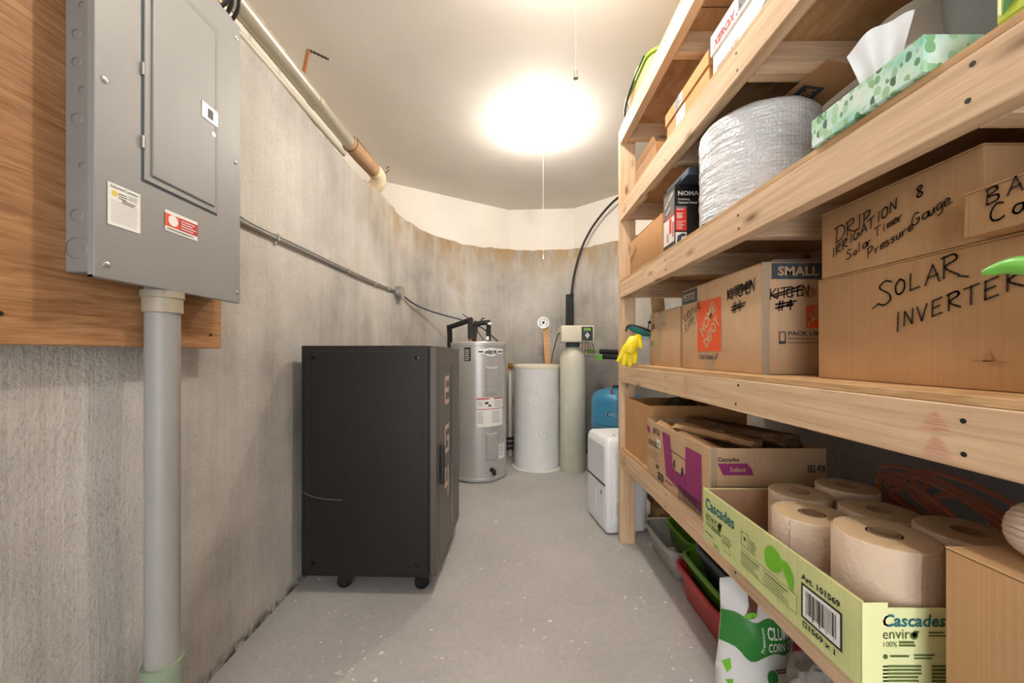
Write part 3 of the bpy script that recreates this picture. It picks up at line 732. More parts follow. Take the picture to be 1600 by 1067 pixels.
bm = B(); rect(bm, cyl(), .02, .478, 1.05, .725, 10, 1); lb = t.part('instruction_label', bm, M['paper'], label='white instruction label with red lines')
bm = B(); rect(bm, cyl(.0022), .02, .712, .45, .722, 5); rect(bm, cyl(.0022), .62, .712, 1.05, .722, 5); rect(bm, cyl(.0022), .02, .625, 1.05, .631, 10); t.part('label_line', bm, M['red'], parent=lb)
bm = B()
for (a, w, z, n) in ((.05, .22, .60, 7), (.55, .4, .60, 7), (.05, .2, .69, 3), (.66, .34, .69, 4)):
    for i in range(n): rect(bm, cyl(.0022), a, z - i * .015, a + w * random.uniform(.7, 1), z - i * .015 + .004, 3)
t.part('label_print', bm, M['ink_grey'], parent=lb)
bm = B(); rect(bm, cyl(.0022), .3, .672, .42, .69, 2); rect(bm, cyl(.0022), .42, .65, .52, .666, 2); t.part('label_picture', bm, M['ink'], parent=lb)
bm = B(); rect(bm, cyl(), -.42, 1.04, -.18, 1.155, 4); lb = t.part('warning_label', bm, M['ink'], label='black warning label')
bm = B()
for i in range(6): rect(bm, cyl(.0022), -.39, 1.13 - i * .016, -.21 - .04 * random.random(), 1.136 - i * .016, 2)
t.part('label_print', bm, M['paper'], parent=lb)
bm = B(); rect(bm, cyl(), .06, 1.10, 1.05, 1.145, 10); lb = t.part('brand_strip', bm, M['paper'])
bm = B(); rect(bm, cyl(.002), .08, 1.113, 1.03, 1.125, 10); t.part('strip_line', bm, M['ink'], parent=lb)
bm = B()
n = 28; poly(bm, cyl(.003), [(.52 + .27 * math.cos(2 * PI * i / n), 1.117 + .036 * math.sin(2 * PI * i / n)) for i in range(n)]); lb2 = t.part('brand_badge', bm, M['white'], label='oval white maker badge')
bm = B(); text(bm, cyl(.0042), 'Smith', .50, 1.118, .22, .018, .012); t.part('badge_print', bm, M['ink'], parent=lb2)
bm = B(); outline(bm, cyl(.0042), .40, 1.118, .47, 1.136, .008); t.part('badge_logo', bm, M['pvc_green'], parent=lb2)
bm = B(); rect(bm, cyl(.0042), .28, 1.103, .77, 1.110, 6); t.part('badge_bar', bm, M['slate'], parent=lb2)
bm = B(); rect(bm, cyl(), .84, .185, 1.2, .315, 4); lb = t.part('rating_label', bm, M['paper'])
bm = B()
for i in range(5): rect(bm, cyl(.0022), .88, .295 - i * .02, 1.1, .30 - i * .02, 2)
t.part('label_print', bm, M['ink_grey'], parent=lb)
p = cyl(0)(.55, .105); q = cyl(.045)(.55, .105)
bm = B(); tube(bm, [p, q], [.022, .016], 14); v_ = t.part('drain_valve', bm, M['black'], smooth=True)
bm = B(); tube(bm, [q, cyl(.07)(.5, .09)], [.018, .018], 12); t.part('valve_spout', bm, M['black'], parent=v_, smooth=True)
def hp(x, y, Y=3.40): return Vector(((x - 800) * Y / FPX, Y, CAM_H + (553 - y) * Y / FPX))
t2 = T('insulated_pipes', 'black foam-insulated pipes rising from the top of the water heater', 'pipe', (HX, HY, 1.213))
bm = B(); tube(bm, [hp(703, 530, 3.75), hp(702, 508, 3.75), ], .026, 12); tube(bm, [(-.62, 3.75, 0.9), hp(703, 530, 3.75)], .026, 12); t2.part('pipe_sleeve', bm, M['black_foam'], smooth=True)
bm = B(); tube(bm, [hp(703, 511, 3.72), hp(736, 499.5, 3.42)], .025, 12); t2.part('pipe_sleeve', bm, M['black_foam'], smooth=True)
bm = B(); tube(bm, [(hp(735, 531, 3.38).x, 3.38, 1.235), hp(735, 500, 3.38)], .024, 12); t2.part('pipe_sleeve', bm, M['black_foam'], smooth=True)
bm = B(); tube(bm, [(hp(740, 531, 3.46).x, 3.46, 1.22), hp(744, 503, 3.52)], .024, 12); t2.part('pipe_sleeve', bm, M['black_foam'], smooth=True)
bm = B(); tube(bm, [hp(740, 508, 3.5), hp(752, 504.5, 3.5), hp(766, 503.5, 3.5)], .023, 12); t2.part('pipe_sleeve', bm, M['black_foam'], smooth=True)
bm = B(); tube(bm, [(hp(763, 531, 3.5).x, 3.5, 1.22), hp(763.5, 508, 3.5)], .022, 12); s_ = t2.part('pipe_sleeve', bm, M['black_foam'], smooth=True)
bm = B(); box(bm, hp(761, 530).x - .012, hp(761, 530).x + .012, 3.472, 3.4765, 1.228, 1.262); t2.part('tag', bm, M['paper'], parent=s_)
bm = B(); tube(bm, [(hp(735, 531, 3.38).x, 3.38, 1.2135), (hp(735, 531, 3.38).x, 3.38, 1.236)], .018, 12); t2.part('copper_stub', bm, M['copper'], smooth=True)
bm = B(); tube(bm, [hp(765, 504, 3.47), hp(765, 507, 3.47)], .02, 12); t2.part('white_cap', bm, M['white'], smooth=True)
bm = B(); tube(bm, [hp(752, 501, 3.5), hp(753, 498, 3.5), hp(757, 497, 3.5)], .006, 8); t2.part('valve_lever', bm, M['black'])
t = T('drain_pipe', 'thin white pipe with a brass valve between the heater and the brine tank', 'pipe', (-.02, 4.08, 0))
bm = B(); tube(bm, [(-.02, 4.08, 0), (-.02, 4.08, .99)], .018, 12); t.part('pipe', bm, M['offwhite'], smooth=True)
bm = B(); tube(bm, [(-.02, 4.07, .965), (.0, 4.02, .965), (.09, 4.0, .965)], .02, 12); tube(bm, [(-.02, 4.07, .93), (-.02, 4.07, 1.0)], .024, 12); t.part('brass_valve', bm, M['brass'], smooth=True)
for k, z in enumerate((.10, .145, .19)):
    bm = B(); tube(bm, [(-.34, 4.0 + .03 * k, z), (-.05, 4.0 + .03 * k, z), (.12, 4.06 + .02 * k, z)], .016, 10)
    solo('floor_tube', bm, M['black_foam'], ['lowest', 'middle', 'topmost'][k] + ' of three black tubes low on the back wall beside the brine tank', 'tube', 'black tubes low on the back wall', True)

# ================================================================== BRINE TANK, SOFTENER, DIAL, PRESSURE TANK
KX, KY, KR = .247, 3.736, .226
t = T('brine_tank', 'white cylindrical brine tank with a cream lid beside the water heater', 'tank', (KX, KY, 0))
bm = B(); lathe(bm, [(KR - .012, 0), (KR - .002, .012), (KR, .05), (KR, .93), (KR + .002, .935), (KR + .002, .965)], (KX, KY, 0), 56); t.part('drum', bm, M['brine'], smooth=True, ang=30)
bm = B(); lathe(bm, [(KR + .006, .96), (KR + .007, .985), (KR + .002, .994), (KR - .02, .998), (.08, 1.004), (.01, 1.006)], (KX, KY, 0), 56); t.part('lid', bm, M['cream'], smooth=True, ang=50)
bm = B()
kc = cyl(.001, KR, KX, KY)
for k in range(26):
    a = random.uniform(-.7, .6); z = random.choice([random.uniform(.60, .68), random.uniform(.3, .36), random.uniform(.2, .75)]); s_ = random.uniform(.004, .014)
    poly(bm, kc, [(a + s_ * 1.6 * math.cos(q) * random.uniform(.5, 1), z + s_ * .5 * math.sin(q) * random.uniform(.5, 1)) for q in [i * PI / 3 for i in range(6)]])
t.part('scuff', bm, M['ink_grey'])
bm = B(); lathe(bm, [(KR + .018, 0), (KR + .012, .006), (KR - .004, .010)], (KX, KY, .0005), 40, cap=False)
for v in bm.verts: 
    d = Vector((v.co.x - KX, v.co.y - KY, 0)); v.co += d * (.05 * mnoise.noise(Vector((v.co.x * 14, v.co.y * 14, 0))))
t.part('salt_crust', bm, M['offwhite'])
SX, SY, SR = .577, 3.592, .121
t = T('water_softener', 'tall narrow ivory water softener tank with a cream control head', 'water softener', (SX, SY, 0))
bm = B(); lathe(bm, [(SR - .006, 0), (SR, .008), (SR, 1.04), (SR - .004, 1.075), (SR - .02, 1.115), (SR - .05, 1.145), (.052, 1.16), (.05, 1.18)], (SX, SY, 0), 40); t.part('tank', bm, M['ivory'], smooth=True, ang=50)
bm = B(); lathe(bm, [(.062, 1.165), (.066, 1.18), (.066, 1.20), (.05, 1.215)], (SX, SY, 0), 28); t.part('collar', bm, M['slate'], smooth=True)
bm = B(); box(bm, .452, .755, 3.46, 3.72, 1.208, 1.362, .012, 3); hd = t.part('control_head', bm, M['cream'], smooth=True)
f = near(3.46, .452, 1.208)
bm = B(); rect(bm, f, .185, .012, .288, .142); pn = t.part('control_panel', bm, M['navy'])
f = near(3.46, .452, 1.208, .002)
bm = B(); rect(bm, f, .207, .103, .270, .128); t.part('display', bm, M['lcd'], parent=pn)
bm = B()
for (a, b) in ((.238, .078), (.226, .062), (.25, .062), (.238, .046)): disc(bm, f(a, b), (0, -1, 0), .009, .002, 12)
t.part('button', bm, M['paper'], parent=pn)
f = near(3.46, .452, 1.208, .0026)
bm = B(); rect(bm, f, .214, .108, .262, .116); t.part('display_digits', bm, M['olive_ink'], parent=pn)
f = cyl(.002, SR - .004, SX, SY)
bm = B(); n = 20
fo = lambda u, v: Vector((SX + (SR - .03) * math.sin(u), SY - (SR - .018) * math.cos(u) + (v - 1.1) * .6, v))
poly(bm, fo, [(-.22 + .48 * math.cos(2 * PI * i / n), 1.128 + .016 * math.sin(2 * PI * i / n)) for i in range(n)]); t.part('tank_label', bm, M['white'])
bm = B(); tube(bm, [(.46, 3.5, 1.28), (.44, 3.54, 1.29), (.42, 3.62, 1.22), (.40, 3.7, 1.10), (.385, 3.72, 1.0075)], .005, 8, 6)
solo('brine_line', bm, M['black'], 'thin black brine hose from the softener head to the tank lid', 'hose', smooth=True)
# dial on a wooden stake behind the brine tank
t = T('wooden_stake', 'narrow wooden stake standing up behind the brine tank', 'stake', (.41, 4.0, 0))
bm = B(); 
loft(bm, [[(.44 - .031, 3.985, 0), (.44 + .031, 3.985, 0), (.44 + .031, 4.005, 0), (.44 - .031, 4.005, 0)], [(.362 - .031, 4.06, 1.40), (.362 + .031, 4.06, 1.40), (.362 + .031, 4.08, 1.40), (.362 - .031, 4.08, 1.40)]]); t.part('stick', bm, plain('stake_wood', (204, 156, 108), .7, 0, .12))
t = T('dial_thermometer', 'round white dial thermometer fixed to the top of the wooden stake', 'thermometer', (.335, 4.03, 1.37))
dc = Vector((.335, 4.048, 1.435))
bm = B(); disc(bm, dc, (0, -1, 0), .062, .018, 32); t.part('case', bm, M['chrome'], smooth=True)
bm = B(); disc(bm, dc + Vector((0, -.018, 0)), (0, -1, 0), .056, .0015, 32); fc = t.part('face', bm, M['white'], smooth=True)
bm = B(); f = lambda u, v: dc + Vector((u, -.0208, v))
for i in range(12):
    a = math.radians(225 - i * 24.5); stroke(bm, f, [(.036 * math.cos(a), .036 * math.sin(a)), (.047 * math.cos(a), .047 * math.sin(a))], .006)
t.part('tick', bm, M['ink'], parent=fc)
bm = B(); stroke(bm, f, [(-.008, -.012), (.012, .022)], .005); poly(bm, f, [(.014 * math.cos(i * PI / 5), .014 * math.sin(i * PI / 5)) for i in range(10)]); t.part('needle', bm, M['ink'], parent=fc)
# blue pressure tank
QX, QY, QR = .893, 3.25, .205
t = T('pressure_tank', 'blue well pressure tank standing behind the white dehumidifier', 'tank', (QX, QY, 0))
bm = B(); lathe(bm, [(QR - .03, 0), (QR - .02, .05), (QR, .10), (QR, .50), (QR + .003, .505), (QR + .003, .525), (QR, .53), (QR, .70), (QR - .012, .745), (QR - .05, .782), (QR - .11, .802), (.03, .81)], (QX, QY, 0), 48); t.part('shell', bm, M['blue'], smooth=True, ang=50)
bm = B(); lathe(bm, [(.03, .805), (.03, .825), (.022, .832)], (QX, QY, 0), 16); t.part('air_cap', bm, M['black'], smooth=True)
qf = cyl(.0015, QR, QX, QY)
def pill(bm, f, u0, u1, v0, v1, ku=1.0, n=8):
    r = (v1 - v0) / 2; pts = []
    for (cu, a0) in ((u1 - r * ku, -90), (u0 + r * ku, 90)):
        for i in range(n + 1):
            a = math.radians(a0 + 180 * i / n); pts.append((cu + r * ku * math.cos(a), (v0 + v1) / 2 + r * math.sin(a)))
    return poly(bm, f, pts)
bm = B(); pill(bm, qf, -.66, .5, .57, .64, 4.6); bd = t.part('name_badge', bm, M['blue_pale'])
bm = B(); pill(bm, cyl(.0022, QR, QX, QY), -.63, .47, .576, .634, 4.6); t.part('badge_field', bm, M['slate'], parent=bd)
bm = B(); text(bm, cyl(.003, QR, QX, QY), 'WELL-X-TROL', -.55, .592, .94, .026, .02); t.part('badge_print', bm, M['blue_pale'], parent=bd)
bm = B(); rect(bm, qf, -1.5, .498, 1.5, .503, 24); t.part('weld_band', bm, M['blue_pale'])
bm = B(); p = Vector((QX - .075, QY - .15, .775)); tube(bm, [p, p + Vector((0, -.002, .035))], .008, 8); t.part('red_cap', bm, M['red'])
# hoses at the back
bm = B(); tube(bm, [(.585, 4.02, 1.30), (.60, 4.08, 1.45), (.612, 4.15, 1.75)], .021, 12, 4); o1 = solo('insulated_riser', bm, M['black_foam'], 'left of two black insulated pipes rising behind the softener head', 'pipe', 'insulated pipes behind the softener head', True)
bm = B(); tube(bm, [(.628, 4.02, 1.30), (.645, 4.08, 1.45), (.655, 4.15, 1.76)], .021, 12, 4); solo('insulated_riser', bm, M['black_foam'], 'right of two black insulated pipes rising behind the softener head', 'pipe', 'insulated pipes behind the softener head', True)
bm = B(); tube(bm, [(.652, 4.16, 1.74), (.69, 4.2, 1.98), (.76, 4.19, 2.24), (.85, 4.13, 2.44), (.95, 4.03, 2.58), (1.04, 3.93, 2.67), (1.10, 3.86, 2.71)], .0125, 10, 6)
solo('black_hose', bm, M['black'], 'black hose arching up the back wall towards the ceiling', 'hose', smooth=True)
bm = B(); tube(bm, [(1.07, 3.90, 2.69), (1.14, 3.85, 2.715), (1.24, 3.72, 2.735)], .008, 8, 4); solo('hose_tail', bm, M['galv'], 'grey thin pipe continuing from the tip of the arching hose', 'pipe', smooth=True)
for k, (z, y) in enumerate(((1.125, 3.70), (1.075, 3.66))):
    t = T('insulated_branch', ['upper', 'lower'][k] + ' of two horizontal black insulated pipes right of the softener', 'pipe', (1.0, y, z - .025), group='horizontal insulated pipes')
    bm = B(); tube(bm, [(.86 + .02 * k, y, z), (1.32, y, z - .02)], .024, 12); t.part('foam_sleeve', bm, M['black_foam'], smooth=True)
    bm = B(); tube(bm, [(.70, y - .02, z + .012), (.87, y, z)], .008, 8); t.part('pipe', bm, M['chrome'], smooth=True)
    bm = B(); box(bm, .72 + .09 * k, .80 + .07 * k, y - .03, y + .0, z - .022 - .015 * k, z + .02, .004); t.part('green_clip', bm, M['tool_green'])
bm = B()
for k in range(5):
    a = Vector((.66 + .022 * k, 3.56, 1.205)); tube(bm, [a, a + Vector((.01 + .004 * k, .03, -.04)), a + Vector((-.01 + .012 * k, .05, -.10))], .004, 6, 4)
solo('control_wires', bm, M['copper'], 'bunch of thin brown wires under the softener control head', 'wire', smooth=True)

# ================================================================== DEHUMIDIFIER
t = T('dehumidifier', 'white portable dehumidifier on the floor behind the shelf post', 'dehumidifier', (.571, 2.285, 0), rz=math.radians(8), local=True)
# local x 0..DX depth (front face at x=0 looks down the aisle side), local y 0..DYW width
DX, DYW, DH = .265, .35, .585
def dsec(z, inset, r):
    return [(DX / 2 + a, DYW / 2 + b, z) for a, b in rrect(DX - 2 * inset, DYW - 2 * inset, r, 5)]
bm = B(); loft(bm, [dsec(.012, .006, .022), dsec(.03, .0, .022), dsec(.535, 0, .024), dsec(.57, .008, .026), dsec(.583, .022, .026), dsec(DH, .05, .02)]); bd = t.part('body', bm, M['white'], smooth=True, ang=50)
bm = B(); box(bm, -.003, .004, .028, DYW - .028, .305, .535, .003, 2); t.part('front_panel', bm, plain('front_grey_white', (226, 228, 233), .2, 0, .02))
bm = B(); box(bm, -.003, .004, .028, DYW - .028, .04, .290, .003, 2); bk = t.part('bucket', bm, plain('front_grey_white', (214, 216, 220)))
bm = B(); box(bm, -.0036, .01, .02, DYW - .02, .292, .302); t.part('bucket_seam', bm, M['slate'])
bm = B(); box(bm, -.0045, -.002, .165, .175, .10, .235, .001); t.part('water_window', bm, M['white'], parent=bk)
bm = B(); box(bm, -.0045, -.002, .068, .083, .225, .25, .001); t.part('bucket_mark', bm, M['slate'], parent=bk)
f = lambda u, v: Vector((-.0042, .30 - u, .50 + v))
bm = B(); lines(bm, f, .0, .0, .022, 2, .008, .003); t.part('logo', bm, M['slate'])
bm = B(); disc(bm, (.09, .10, DH - .0005), (0, 0, 1), .009, .002, 14); t.part('power_button', bm, M['brass'])
bm = B(); box(bm, .05, DX - .03, -.003, .004, .06, .50, .003, 2); sp = t.part('side_panel', bm, M['white'])
bm = B()
for k in range(6): box(bm, .11, .225, -.004, -.0025, .33 + k * .024, .334 + k * .024)
t.part('grille_slot', bm, M['ink_grey'], parent=sp)
bm = B(); box(bm, .055, .10, -.006, .0, .12, .2, .003); t.part('side_handle', bm, M['offwhite'], parent=sp)
for (x, y) in ((.04, .04), (DX - .04, .04), (.04, DYW - .04), (DX - .04, DYW - .04)):
    bm = B(); disc(bm, (x, y, 0), (0, 0, 1), .014, .014, 12); t.part('foot', bm, M['slate'])

# ================================================================== SHELVING UNIT
RX0, RX1 = .626, 1.24
RB = [.460, .940, 1.421, 1.868, 2.314]          # undersides of the rails
PT = .014                                       # shelf sheet
ST = [b + .089 + PT for b in RB]                # shelf tops
RY0, RY1 = -.24, 2.185
t = T('shelving_unit', 'five-tier shelving built of pale framing lumber and plywood along the right wall', 'shelf', (.93, 1.0, 0))
SH = t
for (x, y) in ((RX0, RY1), (RX1 - .089, RY1), (RX0, RY0 - .038), (RX1 - .089, RY0 - .038)):
    t.beam('post', (x + .0445, y + .019, 2.403 / 2), (.089, 2.403, .038), 'Z', M['lumber'])
for i, b in enumerate(RB):
    for x in (RX0 + .019, RX1 - .019):
        t.beam('rail', (x, (RY0 + RY1) / 2, b + .0445), (.038, RY1 - RY0 - .0006, .089), 'Y', M['lumber'])
    for y in (2.147, 1.54, 1.05, .52, -.1):
        t.beam('cross_member', ((RX0 + RX1) / 2, y, b + .0445), (.038, RX1 - RX0 - .078, .0885), 'X', M['lumber_dark'] if False else M['lumber'])
    bm = B(); box(bm, RX0 + .002, RX1, RY0, RY1 - (.0 if i != 1 else .09), b + .0895, b + .089 + PT, .001)
    t.part('shelf_panel', bm, M['ply_shelf'])
    for y in (2.10, 1.54, 1.05, .52):
        for dz in (.022, .068):
            bm = B(); disc(bm, (RX0, y + random.uniform(-.008, .008), b + dz + random.uniform(-.006, .006)), (-1, 0, 0), .0038, .0008, 8)
            t.part('screw', bm, M['black'])
# faded red grade stamps on the middle rail
def stamp(yc, z, s):
    f = aisle(RX0, yc + .035 * s, z); bm = B()
    for k in range(6):
        w = (.012 + .0085 * k) * s; rect(bm, f, .035 * s - w / 2, (.040 - .0075 * k) * s, .035 * s + w / 2 + .004 * random.random(), (.040 - .0075 * k + .0042) * s)
    rect(bm, f, -.004 * s, -.010 * s, .03 * s, -.004 * s); rect(bm, f, .034 * s, -.012 * s, .076 * s, -.006 * s)
    SH.part('grade_stamp', bm, M['faint_red'])
stamp(.558, .992, .52); stamp(.556, .956, .52)
f = aisle(RX0, 1.372, .955); bm = B()
for k in range(5): lines(bm, f, .0, .0 + .013 * k, .034, 1, .01, .008, .5)
SH.part('grade_stamp', bm, M['faint_red'])
# black mill stamp under the top shelf
fu = lambda u, v: Vector((.70 + v, 1.42 - u, RB[4] + .0885 - .0006)); bm = B(); outline(bm, fu, 0, 0, .14, .12, .004); SH.part('mill_stamp', bm, M['brown_ink'])

# ------------------------------------------------------------------ cartons
def carton(name, label, x0, x1, y0, y1, z0, z1, mat, tape=True, cat='box', axis='Y', group=None, flapgap=.002):
    t = T(name, label, cat, ((x0 + x1) / 2, (y0 + y1) / 2, z0), group=group)
    bm = B(); box(bm, x0, x1, y0, y1, z0, z1 - .003, .0035, 2)
    for v in bm.verts:
        if (v.co - Vector(((x0 + x1) / 2, (y0 + y1) / 2, (z0 + z1) / 2))).length > 0: v.co += Vector((mnoise.noise(v.co * 9), mnoise.noise(v.co * 9 + Vector((5, 0, 0))), 0)) * .002
    t.part('body', bm, mat, smooth=True)
    xm, ym = (x0 + x1) / 2, (y0 + y1) / 2
    for k in (0, 1):
        bm = B()
        if axis == 'Y': box(bm, *((x0, xm - flapgap / 2) if k == 0 else (xm + flapgap / 2, x1)), y0, y1, z1 - .003, z1, .001)
        else: box(bm, x0, x1, *((y0, ym - flapgap / 2) if k == 0 else (ym + flapgap / 2, y1)), z1 - .003, z1, .001)
        t.part('flap', bm, mat)
    if tape:
        bm = B()
        if axis == 'Y':
            box(bm, xm - .025, xm + .025, y0 - .0008, y1 + .0008, z1, z1 + .0006); box(bm, xm - .025, xm + .025, y0 - .0008, y0 - .0004, z1 - .07, z1); box(bm, xm - .025, xm + .025, y1 + .0004, y1 + .0008, z1 - .07, z1)
        else:
            box(bm, x0 - .0008, x1 + .0008, ym - .025, ym + .025, z1, z1 + .0006); box(bm, x0 - .0008, x0 - .0004, ym - .025, ym + .025, z1 - .07, z1)
        t.part('tape', bm, M['tape'])
    return t
def openbox(name, label, x0, x1, y0, y1, z0, z1, mat, inside=None, th=.004, cat='box'):
    t = T(name, label, cat, ((x0 + x1) / 2, (y0 + y1) / 2, z0))
    for (a, b, c, d) in ((x0, x0 + th, y0, y1), (x1 - th, x1, y0, y1), (x0 + th, x1 - th, y0, y0 + th), (x0 + th, x1 - th, y1 - th, y1)):
        bm = B(); box(bm, a, b, c, d, z0, z1, .0012); t.part('side', bm, mat)
    bm = B(); box(bm, x0 + th, x1 - th, y0 + th, y1 - th, z0, z0 + th); t.part('bottom', bm, inside or mat)
    return t
def leaf_flap(t, pts, mat, name='flap'):
    """a folded flap: quad with 3 mm thickness"""
    bm = B(); p = [Vector(q) for q in pts]; n = (p[1] - p[0]).cross(p[3] - p[0]).normalized() * .003
    a = [bm.verts.new(q) for q in p]; b = [bm.verts.new(q + n) for q in p]
    bm.faces.new(a); bm.faces.new(b[::-1])
    for i in range(4): bm.faces.new((a[i], a[(i + 1) % 4], b[(i + 1) % 4], b[i]))
    return t.part(name, bm, mat)

# ================= SECOND SHELF FROM THE BOTTOM (lowest boarded tier)
Z = ST[0] + .0005
# brown open box at the far end
t = openbox('open_carton', 'plain brown open cardboard box at the far end of the lowest shelf', .645, 1.10, 1.765, 2.13, Z, .855, M['card_orange'])
leaf_flap(t, [(.648, 1.770, .855), (1.095, 1.770, .855), (1.06, 1.83, .83), (.70, 1.83, .83)], M['card_orange'])
leaf_flap(t, [(1.098, 1.78, .855), (1.098, 2.11, .855), (1.16, 2.08, .90), (1.16, 1.81, .90)], M['card'])
t2 = T('dark_bundle', 'dark crumpled fabric bundle inside the plain brown box', 'fabric', (.86, 1.95, Z + .005))
bm = B(); bmesh.ops.create_icosphere(bm, subdivisions=4, radius=1)
for v in bm.verts:
    k = 1 + .28 * mnoise.noise(v.co * 2.2) + .1 * mnoise.noise(v.co * 6); v.co = Vector((.86 + v.co.x * .15 * k, 1.95 + v.co.y * .115 * k, Z + .175 + v.co.z * .14 * k))
zmin = min(v.co.z for v in bm.verts)
for v in bm.verts: v.co.z += Z + .005 - zmin
t2.part('cloth', bm, plain('dark_cloth', (78, 66, 54), .95, 0, .2, .5, 30), smooth=True)

# magenta printed box of firewood
MX0, MX1, MY0, MY1, MZ1 = .624, .990, 1.188, 1.742, .803
t = openbox('paper_towel_carton', 'brown carton with magenta print, cut open and filled with firewood', MX0, MX1, MY0, MY1, Z, MZ1, M['card_pale'], M['card'])
H = MZ1 - Z
f = aisle(MX0, MY1, Z)
bm = B(); L = MY1 - MY0
poly(bm, f, [(.175, .215), (.250, .215), (.270, .135), (.275, .105), (.290, .09), (.375, .095), (.385, .11), (.385, .205), (.500, .205), (.500, .012), (.215, .045)])
t.part('magenta_print', bm, M['magenta'])
f = aisle(MX0, MY1, Z, .002)
bm = B(); stroke(bm, f, [(.255, .16), (.385, .155)], .003); poly(bm, f, [(.280, .105), (.290, .13), (.298, .13), (.300, .098)]); poly(bm, f, [(.350, .095), (.358, .122), (.368, .122), (.372, .097)])
t.part('box_drawing', bm, M['ink'])
for (a, b, c, d) in ((.28, .03, .32, .09), (.345, .025, .385, .09)):
    bm = B(); outline(bm, f, a, b, c, d, .0014); t.part('box_drawing', bm, M['ink'])
bm = B(); outline(bm, f, .13, .006, .19, .036, .006); text(bm, f, '8100', .14, .013, .04, .015, .03)
t.part('lot_mark', bm, M['ink'])
bm = B(); outline(bm, f, .330, -.0 + .002, .500, .046, .004)
for k in range(26): rect(bm, f, .342 + k * .0058, .008, .342 + k * .0058 + random.choice((.0014, .003)), .04)
t.part('barcode', bm, M['ink'])
bm = B(); text(bm, f, '#HT150', .075, .185, .075, .03, .02)
lines(bm, f, .02, .15, .13, 3, .009, .004); lines(bm, f, .02, .11, .13, 5, .008, .0016); lines(bm, f, .11, .055, .035, 2, .009, .006)
t.part('side_print', bm, M['ink'])
bm = B(); lines(bm, f, .205, .022, .09, 1, .01, .006); t.part('magenta_line', bm, M['magenta'])
bm = B(); poly(bm, f, [(.0, .21), (.03, .21), (.045, .18), (.01, .185)]); t.part('corner_flag', bm, M['magenta'])
bm = B(); rect(bm, f, .118, .14, .158, .172); lb = t.part('price_sticker', bm, M['paper'])
f = aisle(MX0, MY1, Z, .003); bm = B(); text(bm, f, '148', .126, .15, .024, .01, .02); t.part('sticker_print', bm, M['ink'], parent=lb)
f = near(MY0, MX0, Z)
bm = B(); poly(bm, f, [(.022, .192), (.115, .192), (.130, .175), (.135, .155), (.04, .155)]); t.part('logo_flag', bm, M['magenta'])
f = near(MY0, MX0, Z, .002)
bm = B(); text(bm, f, 'Select', .060, .166, .05, .015, .02); t.part('logo_print', bm, M['card_pale'])
bm = B(); text(bm, f, 'Cascades', .022, .198, .068, .014, .02)
rect(bm, f, .015, .118, .34, .1195); stroke(bm, f, [(.02, .075), (.028, .105), (.10, .105), (.104, .068), (.026, .068), (.018, .075), (.028, .105)], .0016)
text(bm, f, 'Singlefold Paper Towels', .118, .096, .165, .014, .02); text(bm, f, 'Essuie-mains \u00e0 pli simple', .118, .080, .165, .014, .02); text(bm, f, 'Toallas de papel', .118, .062, .11, .014, .02)
text(bm, f, 'HT150', .335, .165, .026, .022, .04); outline(bm, f, .305, .165, .328, .187, .003); text(bm, f, 'B', .311, .17, .011, .012, .03)
t.part('front_print', bm, M['ink'])
bm = B(); box(bm, MX0 + .001, MX0 + .02, MY0 - .0012, MY0 - .0002, Z, MZ1); t.part('tape', bm, M['tape'])
# firewood in the box
def logpiece(c, L, r, rz, rx, k):
    bm = B(); secs = []
    n = 8
    rad = [r * random.uniform(.65, 1.15) for _ in range(n)]
    for i in range(6):
        y = -L / 2 + L * i / 5
        secs.append([Vector((rad[j] * (1 + .08 * mnoise.noise(Vector((i, j, k)))) * math.cos(2 * PI * j / n), y + random.uniform(-.004, .004), rad[j] * .62 * math.sin(2 * PI * j / n))) for j in range(n)])
    loft(bm, secs)
    bmesh.ops.subdivide_edges(bm, edges=bm.edges[:], cuts=2, use_grid_fill=True)
    for v in bm.verts:
        q = v.co * 38 + Vector((k * 3.1, 0, 0)); v.co += Vector((mnoise.noise(q), .4 * mnoise.noise(q + Vector((9, 0, 0))), mnoise.noise(q + Vector((0, 9, 0))))) * .006
    me = fin(bm, 'firewood', M['bark'] if k % 3 else M['lumber_dark'], False)
    o = bpy.data.objects.new('firewood', me); COL.objects.link(o); o.location = c; o.rotation_euler = (rx, 0, rz)
    return o
FW = [((.70, 1.43, Z + .055), .46, .05, .05, 0, 1), ((.80, 1.43, Z + .05), .46, .05, -.04, 0, 2), ((.895, 1.43, Z + .05), .46, .05, .03, 0, 4),
      ((.655, 1.42, Z + .222), .46, .030, .02, .02, 6), ((.735, 1.42, Z + .150), .45, .05, -.1, .06, 7), ((.835, 1.44, Z + .145), .45, .052, .12, .0, 5), ((.92, 1.45, Z + .15), .40, .045, -.08, .02, 8),
      ((.735, 1.36, Z + .238), .30, .034, .55, .06, 3), ((.86, 1.44, Z + .238), .46, .052, .22, -.03, 4)]
FL = ['lowest left', 'lowest middle', 'lowest right', 'pale split', 'second-layer left', 'second-layer middle', 'second-layer right', 'short light-brown slanting', 'topmost dark bark-covered']
for (c, L, r, rz, rx, k), nm in zip(FW, FL):
    o = logpiece((c[0] + .012, c[1] + .03, c[2]), L, r, rz, rx, k); tagit(o, nm + ' piece of firewood in the magenta-printed carton', 'firewood', 'firewood in the carton')

